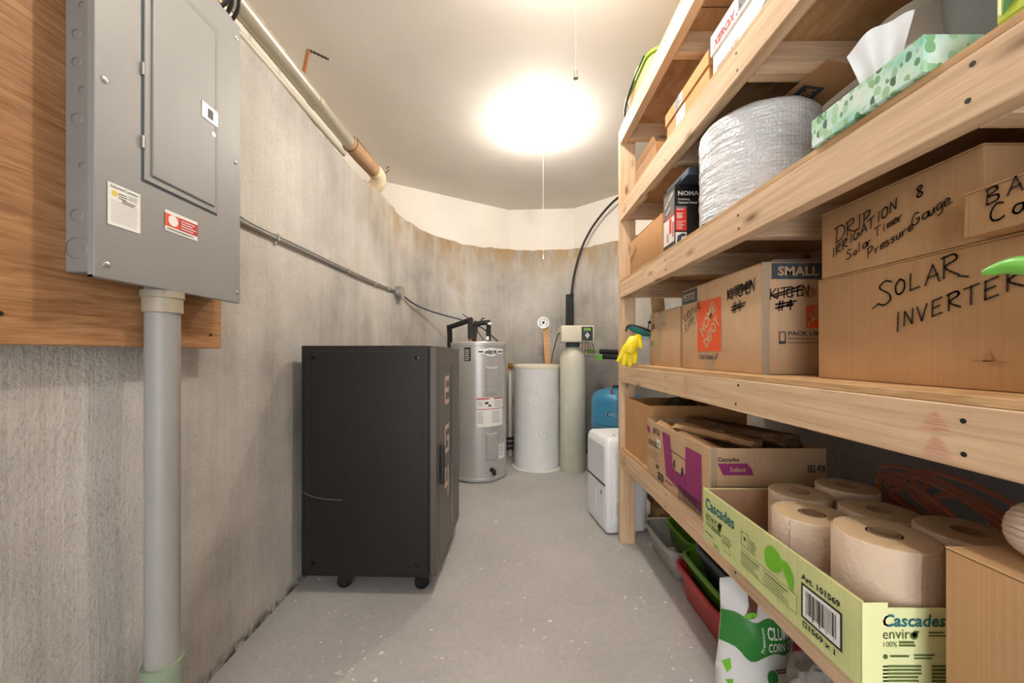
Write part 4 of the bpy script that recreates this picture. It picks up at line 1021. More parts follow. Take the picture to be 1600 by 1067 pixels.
# pale-green tray box of paper towel rolls
TX0, TX1, TY0, TY1, TZ1 = .558, .952, .602, 1.103, .708
t = T('towel_tray', 'pale green cut-down tray box holding brown paper towel rolls on the lowest shelf', 'box', ((TX0 + TX1) / 2, .85, Z))
th = .004
bm = B(); box(bm, TX0, TX0 + th, TY0, TY1, Z, TZ1, .001)
for v in bm.verts:
    if v.co.z > TZ1 - .01: v.co.z += .004 * math.sin(v.co.y * 30)
s1 = t.part('side', bm, M['green_card'])
bm = B(); box(bm, TX1 - th, TX1, TY0, TY1, Z, TZ1, .001); t.part('side', bm, M['green_card'])
bm = B(); box(bm, TX0 + th, TX1 - th, TY0, TY0 + th, Z, TZ1 - .014, .001); t.part('side', bm, plain('pale_green_card', (226, 230, 172), .7, 0, .03))
bm = B(); box(bm, TX0 + th, TX1 - th, TY1 - th, TY1, Z, TZ1, .001); t.part('side', bm, M['green_card'])
bm = B(); box(bm, TX0 + th, TX1 - th, TY0 + th, TY1 - th, Z, Z + th); t.part('bottom', bm, M['card_in'])
bm = B(); box(bm, TX0 + th, TX1 - th, TY1 - th - .002, TY1 - th, Z + th, TZ1 - .001); box(bm, TX0 + th, TX0 + th + .0015, TY0 + th, TY1 - th - .002, Z + th, TZ1 - .002); t.part('lining', bm, M['card_in'])
bm = B(); box(bm, TX0 - .0005, TX0 + .04, TY0 - .0012, TY0 - .0003, Z, TZ1 - .004); t.part('torn_edge', bm, plain('pale_green_card', (226, 230, 172)))
f = aisle(TX0, TY1, Z)
bm = B(); text(bm, f, 'Cascades', .016, .094, .140, .032, .025); t.part('side_lettering', bm, M['teal_ink'])
bm = B(); text(bm, f, 'envir', .018, .062, .060, .028, 0)
n = 12; poly(bm, f, [(.088 + .009 * math.cos(2 * PI * i / n), .070 + .012 * math.sin(2 * PI * i / n)) for i in range(n)]); poly(bm, f, [(.09, .062), (.104, .082), (.092, .084), (.084, .074)])
text(bm, f, '100%', .018, .048, .030, .011, .01); lines(bm, f, .05, .055, .05, 2, .007, .004, .2)
lines(bm, f, .03, .026, .035, 1, .01, .003); disc(bm, f(.022, .028), (-1, 0, 0), .003, .0003, 10); lines(bm, f, .06, .012, .03, 2, .006, .002); lines(bm, f, .105, .056, .042, 3, .008, .0022)
stroke(bm, f, [(.10, .042), (.13, .042), (.142, .022), (.112, .020), (.10, .042)], .0012)
outline(bm, f, .185, .074, .215, .108, .0016); disc(bm, f(.20, .094), (-1, 0, 0), .005, .0003, 12); lines(bm, f, .219, .098, .022, 5, .006, .002)
outline(bm, f, .185, .026, .365, .064, .0010); rect(bm, f, .268, .026, .269, .064)
for k in range(5): lines(bm, f, .188, .054 - k * .006, .076, 1, .005, .0026 if k == 0 else .0015, .4); lines(bm, f, .272, .054 - k * .006, .088, 1, .005, .0026 if k == 0 else .0015, .4)
t.part('side_print', bm, M['olive_ink'])
def blob(bm, f, pts):
    q = smoothpts([(a, b, 0) for a, b in pts + pts[:3]], 5); return poly(bm, f, [(p.x, p.y) for p in q[5:5 + 5 * len(pts)]])
bm = B(); blob(bm, f, [(.272, .080), (.272, .108), (.292, .124), (.316, .118), (.326, .096), (.312, .078), (.29, .072)]); t.part('leaf_print', bm, M['leafgreen'])
bm = B(); blob(bm, f, [(.326, .112), (.344, .110), (.356, .092), (.352, .064), (.336, .078), (.328, .094)]); t.part('leaf_print', bm, M['leafgreen'])
bm = B(); text(bm, f, 'Art. 101569', .376, .104, .086, .012, .03); text(bm, f, '1569 x 1', .394, .016, .058, .011, .03); outline(bm, f, .380, .016, .390, .027, .002); outline(bm, f, .376, .032, .466, .098, .004); t.part('article_print', bm, M['ink'])
bm = B(); rect(bm, f, .38, .036, .462, .094); t.part('barcode_field', bm, M['paper'])
f = aisle(TX0, TY1, Z, .002); bm = B()
for k in range(22): rect(bm, f, .388 + k * .0031, .046 if k % 5 else .040, .388 + k * .0031 + random.choice((.0009, .0016, .0022)), .088)
t.part('barcode', bm, M['ink'])
f = near(TY0, TX0 + .02, Z)
bm = B(); text(bm, f, 'Cascades', .012, .102, .100, .020, .02, .12); t.part('front_lettering', bm, M['teal_ink'])
bm = B(); text(bm, f, 'envir', .012, .083, .043, .015); poly(bm, f, [(.062 + .0065 * math.cos(2 * PI * i / n), .088 + .006 * math.sin(2 * PI * i / n)) for i in range(n)]); poly(bm, f, [(.062, .084), (.071, .095), (.063, .096), (.058, .090)])
text(bm, f, '100%', .013, .070, .022, .009); lines(bm, f, .038, .076, .03, 2, .005, .003, .2); disc(bm, f(.016, .055), (0, -1, 0), .004, .0003, 12); lines(bm, f, .024, .054, .03, 1, .01, .003); lines(bm, f, .062, .056, .034, 2, .005, .0022)
lines(bm, f, .012, .038, .062, 9, .0058, .0028, .1); lines(bm, f, .09, .038, .05, 9, .0058, .0028, .1); lines(bm, f, .085, .092, .03, 2, .005, .002)
t.part('front_print', bm, M['olive_ink'])

RR = .0715
def roll(x, y, ztop, label, seed, r=RR):
    z0 = Z + .0048; t = T('paper_towel_roll', label, 'paper towel', (x, y, z0), group='paper towel rolls in the tray box')
    h = ztop - z0; rnd = random.Random(seed)
    bm = B(); lathe(bm, [(.022, .0), (r - .002, .0), (r, .003), (r, h - .003), (r - .002, h)], (x, y, z0), 40, cap=False); t.part('roll', bm, M['towel'], smooth=True)
    bm = B()
    for k, q in enumerate((r - .0025, r - .018, r - .033)): lathe(bm, [(q, h - .0005), (max(q - .0158, .0221), h - .0002 - .0006 * (k % 2))], (x, y, z0), 36, cap=False)
    t.part('end_face', bm, M['towel_top'])
    bm = B(); lathe(bm, [(.022, 0), (.022, h + .001), (.0205, h + .001), (.0205, 0)], (x, y, z0), 24, cap=False); t.part('core', bm, M['core'], smooth=True)
    a0 = rnd.uniform(3.4, 4.6); bm = B(); rows = []
    for i in range(9):
        a = a0 + i * .09; rr = r + .0008 + (.003 if i == 0 else 0)
        rows.append([bm.verts.new((x + rr * math.cos(a), y + rr * math.sin(a), z0 + .004 + (h - .008) * j / 4)) for j in range(5)])
    for p, q in zip(rows, rows[1:]):
        for j in range(4): bm.faces.new((p[j], p[j + 1], q[j + 1], q[j]))
    t.part('loose_end', bm, M['towel'], smooth=True)
roll(.664, .836, .748, 'pale front roll of paper towel beside the green leaf print', 1, .0735)
roll(.674, .684, .776, 'tallest paper towel roll in the front corner, nearest the plain box', 2, .0742)
roll(.752, .988, .740, 'far left paper towel roll, half hidden behind the pale front roll', 3, .068)
roll(.884, .998, .752, 'far right paper towel roll against the smoky bin', 4, .066)
roll(.812, .836, .755, 'middle paper towel roll in the back row', 5, .070)
roll(.828, .686, .778, 'paper towel roll half hidden behind the plain brown box', 6, .070)

# smoky bin with an orange cord inside
GX0, GX1, GY0, GY1 = .960, 1.235, .48, 1.160
t = T('storage_bin', 'smoky grey translucent storage bin behind the paper towel rolls', 'bin', ((GX0 + GX1) / 2, (GY0 + GY1) / 2, Z))
def tubsec(cx, cy, w, d, r, z, k=5): return [(cx + a, cy + b, z) for a, b in rrect(w, d, r, k)]
cx_, cy_ = (GX0 + GX1) / 2, (GY0 + GY1) / 2; w_, d_ = GX1 - GX0, GY1 - GY0
bm = B(); loft(bm, [tubsec(cx_, cy_, w_ - .05, d_ - .06, .03, Z), tubsec(cx_, cy_, w_ - .008, d_ - .012, .035, .885), tubsec(cx_, cy_, w_, d_, .035, .887), tubsec(cx_, cy_, w_, d_, .035, .90)], True, False); t.part('tub', bm, M['smoke'], smooth=True)
bm = B(); loft(bm, [tubsec(cx_, cy_, w_, d_, .035, .9005), tubsec(cx_, cy_, w_ - .01, d_ - .01, .035, .918)]); t.part('lid', bm, plain('bin_lid', (70, 70, 72), .4), smooth=True)
bm = B(); pts = []
for i in range(112):
    a = i * 2 * PI / 16; lp = i // 16; k = .62 + .09 * ((lp * 3) % 6) + .04 * math.sin(i * .9)
    pts.append((GX0 + .038 + .007 * ((lp * 5) % 7), .93 + .16 * k * math.cos(a) - .02 * lp, .728 + .012 * (lp % 3) + .062 * k * math.sin(a) + .10 * k * math.cos(a) * .35))
tube(bm, pts, .0062, 8, 3); solo('extension_cord', bm, M['cord_orange'], 'coiled orange extension cord inside the smoky bin', 'cord', smooth=True)
# plain box near the camera + yarn-like mop head on it
t = carton('plain_carton', 'plain brown taped carton at the near end of the lowest shelf', .636, .93, .08, .555, Z, .818, M['card'], axis='X')
t = T('mop_head', 'round head of cream yarn resting on the near plain carton', 'mop', (.700, .515, .819))
bm = B()
c = Vector((.700, .505, .869)); 
c = Vector((.716, .508, .860))
for i in range(26):
    a = 2 * PI * i / 26
    d = Vector((math.cos(a), 0, math.sin(a))); tube(bm, [c + d * .010 + Vector((0, -.026, 0)), c + d * .026 + Vector((0, -.034, 0)), c + d * .036 + Vector((0, -.012, 0)), c + d * .031 + Vector((0, .014, 0)), c + d * .010 + Vector((0, .028, 0))], .0048, 6, 3)
t.part('yarn_loops', bm, M['yarn'], smooth=True)
bm = B(); bmesh.ops.create_uvsphere(bm, u_segments=16, v_segments=10, radius=.025); bmesh.ops.translate(bm, verts=bm.verts[:], vec=c); t.part('yarn_core', bm, M['yarn'], smooth=True)

# ================= MIDDLE SHELF
Z = ST[1] + .0005
t = carton('taped_carton', 'small brown carton sealed with clear tape, left of the moving box', .700, .95, 1.575, 1.907, Z, 1.30, M['card_pale'], axis='X')
bm = B(); f = aisle(.700, 1.907, Z, .0022); rect(bm, f, .06, .02, .12, .257); t.part('tape', bm, M['tape'])
f = aisle(.700, 1.907, Z, .003); bm = B(); hand(bm, f, 'SUR', .01, .18, .022, .003); hand(bm, f, 'US', .01, .10, .022, .003); t.part('handwriting', bm, M['marker'])
bm = B(); loft(bm, [[(.742, 1.912, Z), (.80, 1.912, Z), (.80, 1.927, Z), (.742, 1.927, Z)], [(.712, 1.925, 1.385), (.775, 1.925, 1.385), (.775, 1.94, 1.385), (.712, 1.94, 1.385)]])
solo('wood_offcut', bm, M['lumber_dark'], 'dark wood offcut leaning up behind the small taped carton', 'board')
# moving box with the orange logo
HX0, HY0, HY1, HZ1 = .687, 1.037, 1.524, 1.352
t = T('moving_box', 'brown moving box with a big orange square logo on the middle shelf', 'box', (.84, 1.28, Z))
bm = B(); box(bm, HX0, 1.0, HY0, HY1, Z, HZ1 - .003, .0035, 2); t.part('body', bm, M['card_pale'], smooth=True)
for (a, b) in ((HX0, .843), (.845, 1.0)):
    bm = B(); box(bm, a, b, HY0, HY1, HZ1 - .003, HZ1, .001); t.part('flap', bm, M['card_pale'])
f = aisle(HX0, HY1, Z)
bm = B(); rect(bm, f, .0, .252, .125, .303); t.part('size_band', bm, M['slate'])
bm = B(); rect(bm, f, .128, .066, .285, .246); lg = t.part('logo_square', bm, M['orange'])
f2 = aisle(HX0, HY1, Z, .002)
bm = B(); text(bm, f2, 'PETITE', .016, .264, .092, .026, .02); t.part('size_lettering', bm, M['card_pale'])
bm = B()
def skew(f, u0, v0):            # type set along the diagonal of the square
    return lambda u, v: f(u0 + u * .70 - v * .62, v0 + u * .72 + v * .74)
text(bm, skew(f2, .170, .116), 'HOME', 0, 0, .128, .044, .035); text(bm, skew(f2, .196, .074), 'DEPOT', 0, 0, .120, .040, .035)
t.part('logo_lettering', bm, M['card_pale'], parent=lg)
bm = B(); text(bm, f2, "c'est beau", .138, .038, .10, .022, .02); stroke(bm, f2, [(.245, .046), (.251, .040), (.264, .058)], .004); t.part('slogan', bm, M['slate'])
bm = B(); hand(bm, f2, 'SURVIVAL', .010, .175, .030, .0026, .35, 1, .62); hand(bm, f2, 'SUPPLI', .020, .135, .030, .0026, .42, 1, .62); t.part('handwriting', bm, M['marker'])
bm = B(); hand(bm, f2, 'KITCHEN', .322, .226, .034, .004, .08, 1, .56); stroke(bm, f2, [(.322, .252), (.445, .262)], .006); stroke(bm, f2, [(.325, .243), (.448, .256)], .006); stroke(bm, f2, [(.324, .234), (.440, .248)], .004); hand(bm, f2, '#4', .352, .182, .032, .004, .05, 1, .7); stroke(bm, f2, [(.345, .192), (.41, .200)], .005); stroke(bm, f2, [(.346, .202), (.415, .208)], .005)
t.part('handwriting', bm, M['marker'])
bm = B(); rect(bm, f2, .190, .0, .235, .034); t.part('tape', bm, M['tape'])
f = near(HY0, HX0, Z)
bm = B(); rect(bm, f, .025, .262, .24, .306); t.part('size_band', bm, M['slate'])
f2 = near(HY0, HX0, Z, .002)
bm = B(); text(bm, f2, 'SMALL', .042, .271, .112, .026, .025); t.part('size_lettering', bm, M['card_pale'])
bm = B(); hand(bm, f2, 'KITCHEN', .020, .206, .028, .0032, .12, 1, .52); stroke(bm, f2, [(.024, .216), (.104, .242)], .005); stroke(bm, f2, [(.030, .212), (.106, .234)], .004); hand(bm, f2, '#4', .042, .176, .026, .0042, .08); stroke(bm, f2, [(.036, .182), (.084, .194)], .005); stroke(bm, f2, [(.036, .192), (.092, .202)], .005); t.part('handwriting', bm, M['marker'])
bm = B(); rect(bm, f, .120, .128, .20, .19); t.part('logo_square', bm, M['orange'])
bm = B(); text(bm, f2, 'PACK LIKE A PRO', .070, .107, .165, .012, .03); text(bm, f2, 'Estimate your supplies', .070, .095, .12, .007, .01); text(bm, f2, 'homedepot.com/boxes', .070, .084, .12, .007, .01); outline(bm, f2, .045, .084, .064, .118, .003); rect(bm, f2, .047, .086, .062, .092); t.part('tip_print', bm, M['slate'])
bm = B(); text(bm, skew(f2, .128, .142), 'THE', 0, 0, .05, .018, .04); text(bm, skew(f2, .128, .13), 'HOM', 0, 0, .06, .02, .04)
for v in bm.verts:
    u_, v_ = v.co.x - HX0, v.co.z - Z; v.co.x = HX0 + min(max(u_, .122), .198); v.co.z = Z + min(max(v_, .130), .188)
t.part('logo_lettering', bm, M['card_pale'])
bm = B(); n = 18; poly(bm, f2, [(.126 + .022 * math.cos(2 * PI * i / n), .226 + .015 * math.sin(2 * PI * i / n)) for i in range(n)]); t.part('hand_hole', bm, M['card_dark'])
bm = B(); box(bm, HX0 - .001, HX0 + .02, HY0 - .0016, HY0 - .0006, Z, HZ1); t.part('corner_tape', bm, M['tape'])
bm = B(); n = 12
for i in range(n): pass
loft(bm, [[(.715, 1.05, HZ1 + .0005), (.98, 1.05, HZ1 + .0005), (.98, 1.28, HZ1 + .0005), (.715, 1.28, HZ1 + .0005)], [(.74, 1.07, HZ1 + .016), (.95, 1.07, HZ1 + .02), (.95, 1.25, HZ1 + .016), (.74, 1.25, HZ1 + .01)]]); solo('plastic_bag', bm, M['clear'], 'flattened clear plastic bag lying on top of the moving box', 'bag', smooth=True)
# solar inverter box
VX, VY0, VY1, VZ1 = .730, .18, .902, 1.275
t = carton('inverter_carton', 'long brown carton marked SOLAR INVERTER in black marker', VX, 1.18, VY0, VY1, Z, VZ1, M['card'])
f = aisle(VX, VY1, Z, .0025)
bm = B(); hand(bm, f, 'S', .150, .150, .046, .0032, .12); hand(bm, f, 'OLA', .184, .166, .028, .0032, .2, 1.06, .92); hand(bm, f, 'R', .262, .182, .036, .0032, .1); stroke(bm, f, [(.152, .156), (.140, .148)], .0032); stroke(bm, f, [(.286, .184), (.300, .180)], .003); t.part('handwriting', bm, M['marker'])
bm = B(); hand(bm, f, 'I', .180, .098, .036, .0032, .1); hand(bm, f, 'NVERTER', .200, .108, .026, .0032, .27, 1.02, .88); t.part('handwriting', bm, M['marker'])
bm = B(); poly(bm, f, [(.318, .045), (.326, .062), (.332, .045)]); stroke(bm, f, [(.305, .046), (.345, .044)], .003); t.part('puncture', bm, M['card_dark'])
# drip irrigation box on top
t = carton('irrigation_carton', 'brown carton marked DRIP IRRIGATION stacked on the inverter carton', .731, 1.15, .585, .893, VZ1 + .001, 1.428, M['card'])
f = aisle(.731, .893, VZ1 + .001, .0025)
bm = B(); hand(bm, f, 'DRIP', .042, .072, .034, .0028, .26, .90, .80); t.part('handwriting', bm, M['marker'])
bm = B(); hand(bm, f, 'IRRIGATION', .032, .042, .0195, .0027, .40, 1.0, .86); t.part('handwriting', bm, M['marker'])
bm = B(); hand(bm, f, '8', .212, .104, .020, .0026, .1); t.part('handwriting', bm, M['marker'])
bm = B(); hand(bm, f, 'Solar', .070, .028, .019, .0022, .34); hand(bm, f, 'Timer', .134, .058, .018, .0022, .34); hand(bm, f, 'Pressure', .118, .020, .019, .0022, .34); hand(bm, f, 'Gauge.', .204, .056, .020, .0022, .30); t.part('handwriting', bm, M['marker'])
t = carton('cable_carton', 'low brown carton with cut-off marker lettering at the right edge above the inverter carton', .690, .729, .25, .578, VZ1 + .001, 1.345, M['card'], tape=False)
f = aisle(.690, .578, VZ1 + .001, .0025)
bm = B(); hand(bm, f, 'BA', .030, .040, .022, .0026, .12, 1, 1.1); hand(bm, f, 'Ca', .034, .012, .024, .0026, .1, 1, 1.0); t.part('handwriting', bm, M['marker'])
# green watering can whose spout reaches into view
t = T('watering_can', 'small green plastic watering can with its spout tip pointing into view', 'watering can', (.662, .33, Z))
bm = B(); lathe(bm, [(.050, 0), (.052, .01), (.047, .11), (.044, .15), (.030, .165)], (.662, .33, Z), 28); t.part('body', bm, M['tool_green'], smooth=True)
bm = B(); tube(bm, [(.66, .36, Z + .03), (.655, .405, Z + .10), (.642, .44, Z + .152), (.634, .475, Z + .168), (.627, .502, Z + .164)], [.017, .016, .014, .0115, .004], 14, 5); t.part('spout', bm, M['tool_green'], smooth=True)
bm = B(); tube(bm, [(.662, .29, Z + .14), (.662, .235, Z + .15), (.662, .235, Z + .07), (.662, .285, Z + .04)], .007, 10, 5); t.part('handle', bm, M['tool_green'], smooth=True)
# tub with teal tool, rubber glove
t = T('clear_tub', 'small clear plastic tub at the far end of the middle shelf', 'tub', (.705, 2.03, Z))
bm = B(); loft(bm, [tubsec(.705, 2.02, .115, .10, .02, Z, 4), tubsec(.705, 2.02, .135, .12, .022, 1.185, 4)], True, False); t.part('tub', bm, M['clear'], smooth=True)
bm = B(); tube(bm, [Vector(p) for p in tubsec(.705, 2.02, .137, .122, .022, 1.186, 4)] + [Vector(tubsec(.705, 2.02, .137, .122, .022, 1.186, 4)[0])], .004, 6); t.part('rim', bm, M['blue_pale'], smooth=True)
t = T('teal_squeegee', 'teal squeegee with a black blade lying across the clear tub', 'squeegee', (.70, 2.03, 1.19))
bm = B(); loft(bm, [[(.625, 2.045, 1.238), (.625, 2.02, 1.25), (.635, 2.0, 1.24), (.637, 2.02, 1.222)], [(.70, 2.05, 1.216), (.70, 2.015, 1.236), (.705, 1.99, 1.214), (.705, 2.03, 1.194)], [(.762, 2.045, 1.197), (.762, 2.03, 1.203), (.765, 2.01, 1.199), (.765, 2.03, 1.192)]]); t.part('body', bm, M['teal'], smooth=True)
bm = B(); tube(bm, [(.612, 2.03, 1.222), (.622, 2.02, 1.252), (.66, 2.01, 1.249), (.71, 2.0, 1.231), (.768, 2.0, 1.203)], .0055, 8, 4); t.part('blade', bm, M['black'], smooth=True)
bm = B(); tube(bm, [(.722, 2.01, 1.222), (.729, 2.015, 1.25), (.735, 2.02, 1.268)], .0025, 6); tube(bm, [(.732, 2.02, 1.266), (.740, 2.022, 1.272)], .008, 8); t.part('wire_hook', bm, M['black'])
bm = B()
gy = 1.935
def gp(x, y, dy=0): Y = gy + dy; return Vector(((x - 800) * Y / FPX, Y, CAM_H + (553 - y) * Y / FPX))
tube(bm, [gp(999, 527, .02), gp(992, 533), gp(985, 543), gp(982, 552)], [.020, .026, .034, .03], 12, 3)
tube(bm, [gp(988, 528, .02), gp(984, 538), gp(979, 548)], [.018, .024, .024], 12, 3)
tube(bm, [gp(978, 540), gp(970, 556), gp(965, 566)], [.014, .0125, .010], 10, 3)
tube(bm, [gp(979, 548), gp(976, 560), gp(974, 572)], [.015, .0135, .011], 10, 3)
tube(bm, [gp(985, 548), gp(985, 561), gp(984, 573)], [.015, .0135, .011], 10, 3)
tube(bm, [gp(991, 545), gp(993, 556), gp(992, 568)], [.014, .013, .010], 10, 3)
tube(bm, [gp(999, 530, -.01), gp(1001, 538, -.02), gp(1001, 545, -.02)], [.011, .010, .008], 10, 3)
o = solo('rubber_glove', bm, M['yellow'], 'yellow rubber glove draped over the far end of the middle shelf', 'glove', smooth=True)
rm = o.modifiers.new('remesh', 'REMESH'); rm.mode = 'VOXEL'; rm.voxel_size = .004; rm.use_smooth_shade = True
sm = o.modifiers.new('smooth', 'SMOOTH'); sm.iterations = 4

# ================= FOURTH TIER
Z = ST[2] + .0005
t = carton('flat_carton', 'orange-brown carton at the far end of the fourth tier', .634, .95, 1.60, 2.03, Z, 1.70, M['card_orange'])
f = aisle(.634, 2.03, Z, .0025); bm = B(); hand(bm, f, 'RUEL', .02, .05, .03, .003, .6); t.part('handwriting', bm, M['marker'])
# heater box
NX, NY0, NY1, NZ1 = .640, 1.484, 1.592, 1.766
t = T('heater_box', 'black and red retail box of a ceramic heater on the fourth tier', 'box', (.71, 1.54, Z))
bm = B(); box(bm, NX, .80, NY0, NY1, Z, NZ1, .0015); t.part('carton', bm, plain('heater_black', (30, 28, 30), .35, 0, .05))
f = near(NY0, NX, Z)
bm = B(); text(bm, f, 'NOMA', .012, .198, .082, .018, .02); text(bm, f, 'Oscillating', .012, .178, .046, .009, .01); text(bm, f, 'Ceramic Heater', .012, .166, .078, .009, .02); t.part('front_lettering', bm, M['paper'])
bm = B(); rect(bm, f, .002, .148, .046, .156); t.part('front_bar', bm, M['ink_grey'])
bm = B(); rect(bm, f, .002, .060, .046, .148); rd = t.part('red_field', bm, M['bright_red'])
f2 = near(NY0, NX, Z, .0022); bm = B(); lines(bm, f2, .007, .142, .03, 1, .01, .003); lines(bm, f2, .007, .126, .026, 4, .006, .003); 
for k in range(5): disc(bm, f2(.009, .096 - k * .007), (0, -1, 0), .002, .0003, 8); rect(bm, f2, .014, .095 - k * .007, .014 + random.uniform(.012, .026), .0972 - k * .007)
t.part('red_print', bm, M['paper'], parent=rd)
bm = B(); rect(bm, f, .002, .004, .046, .054); pc = t.part('picture_field', bm, M['paper'])
bm = B(); poly(bm, f2, [(.006, .01), (.01, .04), (.03, .05), (.042, .046), (.042, .04), (.026, .036), (.02, .01)]); t.part('picture_heater', bm, M['blue_dark'], parent=pc)
f = aisle(NX, NY1, Z)
bm = B(); rect(bm, f, .002, .125, .106, .225); t.part('side_field', bm, M['ink_grey'])
bm = B(); rect(bm, f, .002, .022, .106, .13); sd = t.part('side_panel', bm, M['paper'])
f2 = aisle(NX, NY1, Z, .0022); bm = B(); rect(bm, f2, .02, .125, .106, .133); rect(bm, f2, .06, .06, .08, .12); rect(bm, f2, .04, .03, .05, .065); rect(bm, f2, .09, .04, .10, .1); t.part('side_print', bm, M['bright_red'], parent=sd)
bm = B(); stroke(bm, f2, [(.02, .18), (.05, .195), (.09, .215)], .008); stroke(bm, f2, [(.03, .15), (.07, .165)], .006); t.part('side_flash', bm, M['paper'])
t = T('blue_case', 'flat dark blue case lying on top of the heater box', 'case', (.75, 1.5, NZ1 + .001))
bm = B(); box(bm, .655, .90, 1.402, 1.60, NZ1 + .001, NZ1 + .030, .003); t.part('shell', bm, M['blue_dark'])
bm = B(); box(bm, .652, .656, 1.47, 1.53, NZ1 + .010, NZ1 + .022, .001); t.part('clasp', bm, M['slate'])
# bubble wrap roll
UX, UY, UR = .795, 1.226, .168
t = T('bubble_wrap_roll', 'large roll of silvery bubble wrap standing on the fourth tier', 'bubble wrap', (UX, UY, Z))
bm = B(); uvl = None; n = 72; rings = []; h = 1.832 - Z
nzr = 40
for j in range(nzr + 1):
    z = Z + h * j / nzr; ring = []
    for i in range(n):
        a = 2 * PI * i / n; rr = UR * (1 + .006 * mnoise.noise(Vector((math.cos(a) * 3, math.sin(a) * 3, z * 9)))) + .0035 * mnoise.noise(Vector((a * 3.5, z * 70, 0))) - (.012 * max(0, (j - nzr + 2)) / 2)
        ring.append(bm.verts.new((UX + rr * math.cos(a), UY + rr * math.sin(a), z)))
    rings.append(ring)
uv = bm.loops.layers.uv.new('UVMap')
for j in range(nzr):
    for i in range(n):
        fc = bm.faces.new((rings[j][i], rings[j][(i + 1) % n], rings[j + 1][(i + 1) % n], rings[j + 1][i]))
        for lp, (du, dv) in zip(fc.loops, ((0, 0), (1, 0), (1, 1), (0, 1))): lp[uv].uv = ((i + du) / n * 2 * PI * UR, h * (j + dv) / nzr)
t.part('outer_layer', bm, M['bubble'], smooth=True, ang=180)
bm = B(); pts = []
for i in range(400):
    a = i * .16; rr = .045 + (UR - .055) * i / 400; pts.append((UX + rr * math.cos(a), UY + rr * math.sin(a)))
for p, q in zip(pts, pts[1:]):
    v = [bm.verts.new((p[0], p[1], Z + .001)), bm.verts.new((q[0], q[1], Z + .001)), bm.verts.new((q[0], q[1], 1.829)), bm.verts.new((p[0], p[1], 1.829))]; bm.faces.new(v)
t.part('spiral_layers', bm, M['bubble'])
# open carton with flaps behind it
t = openbox('flapped_carton', 'open brown carton with raised flaps behind the bubble wrap', .980, 1.235, .99, 1.36, Z, 1.840, M['card'])
leaf_flap(t, [(.980, 1.35, 1.838), (.980, .985, 1.838), (.815, .975, 1.863), (.790, 1.36, 1.863)], M['card'])
leaf_flap(t, [(.985, .992, 1.841), (1.23, .992, 1.841), (1.22, .972, 1.862), (.985, .972, 1.862)], M['card_dark'])
def ff(u, v): return Vector((.980 - v * .989, 1.352 - u, 1.838 + v * .146 - .0046))
bm = B(); rect(bm, ff, .17, .10, .29, .16); bd = t.part('band_print', bm, M['slate'])
ff2 = lambda u, v: ff(u, v) + Vector((0, 0, -.0009))
bm = B(); text(bm, lambda u, v: ff2(.46 - u, .26 - v), 'MEDIUM', .18, .115, .10, .030, .03); t.part('band_lettering', bm, M['card'], parent=bd)
# tissue box
IX, IY0, IY1, IZ1 = .619, .567, .781, 1.581
t = T('tissue_box', 'flat tissue box printed with green leaves at the edge of the fourth tier', 'tissue box', (.68, .67, Z))
bm = B(); box(bm, IX, .74, IY0, IY1, Z, IZ1, .0012); t.part('carton', bm, M['leaf'])
bm = B(); n = 20; poly(bm, topf(IZ1, .68, .674), [(.022 * math.cos(2 * PI * i / n), .06 * math.sin(2 * PI * i / n)) for i in range(n)]); t.part('opening', bm, M['paper'])
bm = B(); rows = []
for j in range(13):
    v = j / 12; row = []
    for i in range(17):
        u = i / 16
        bl, br, tl, tr = Vector((.642, .690, IZ1 - .003)), Vector((.672, .662, IZ1 - .003)), Vector((.622, .702, 1.655)), Vector((.700, .656, 1.698))
        q = bl.lerp(br, u).lerp(tl.lerp(tr, u), v) + Vector((.68, .73, 0)) * (.011 * math.sin(u * 10 + v * 1.6) * (1 - .4 * v) + .006 * math.sin(u * 4 - v * 3))
        q.z += .012 * math.sin(PI * u) * v; x, y, zt = q.x, q.y, q.z
        row.append(bm.verts.new((x, y, zt)))
    rows.append(row)
for a, b in zip(rows, rows[1:]):
    for i in range(16): bm.faces.new((a[i], a[i + 1], b[i + 1], b[i]))
t.part('tissue', bm, M['tissue'], smooth=True)
# clear tub, white pot, grey bin, lime packet
t = T('clear_container', 'low clear plastic container behind the tissue box', 'container', (.93, .84, Z))
bm = B(); loft(bm, [tubsec(.905, .855, .235, .19, .04, Z), tubsec(.905, .855, .265, .22, .045, 1.70)], True, False); t.part('tub', bm, M['clear'], smooth=True)
bm = B(); loft(bm, [tubsec(.905, .855, .272, .226, .045, 1.7005), tubsec(.905, .855, .272, .226, .045, 1.715), tubsec(.905, .855, .25, .205, .045, 1.722)]); t.part('lid', bm, M['clear'], smooth=True)
bm = B(); box(bm, .84, .95, .80, .90, Z + .005, Z + .07, .006, 2); solo('white_packet', bm, M['offwhite'], 'pale packet stored inside the clear container', 'packet')
bm = B(); lathe(bm, [(.060, 1.7225), (.078, 1.727), (.082, 1.835), (.085, 1.837), (.085, 1.852)], (.925, .85, 0), 32); solo('white_pot', bm, M['offwhite'], 'round white plastic pot on the lid of the clear container', 'pot', smooth=True)
t = T('grey_bin', 'translucent grey plastic bin right of the tissue box', 'bin', (.93, .56, Z))
bm = B(); loft(bm, [tubsec(.93, .555, .30, .26, .04, Z), tubsec(.93, .555, .335, .30, .045, 1.80), tubsec(.93, .555, .35, .315, .045, 1.803), tubsec(.93, .555, .35, .315, .045, 1.82)], True, False); t.part('tub', bm, M['grey_clear'], smooth=True)
bm = B(); loft(bm, [tubsec(.93, .555, .35, .315, .045, 1.8205), tubsec(.93, .555, .34, .305, .045, 1.835)]); t.part('lid', bm, M['tray_grey'], smooth=True)
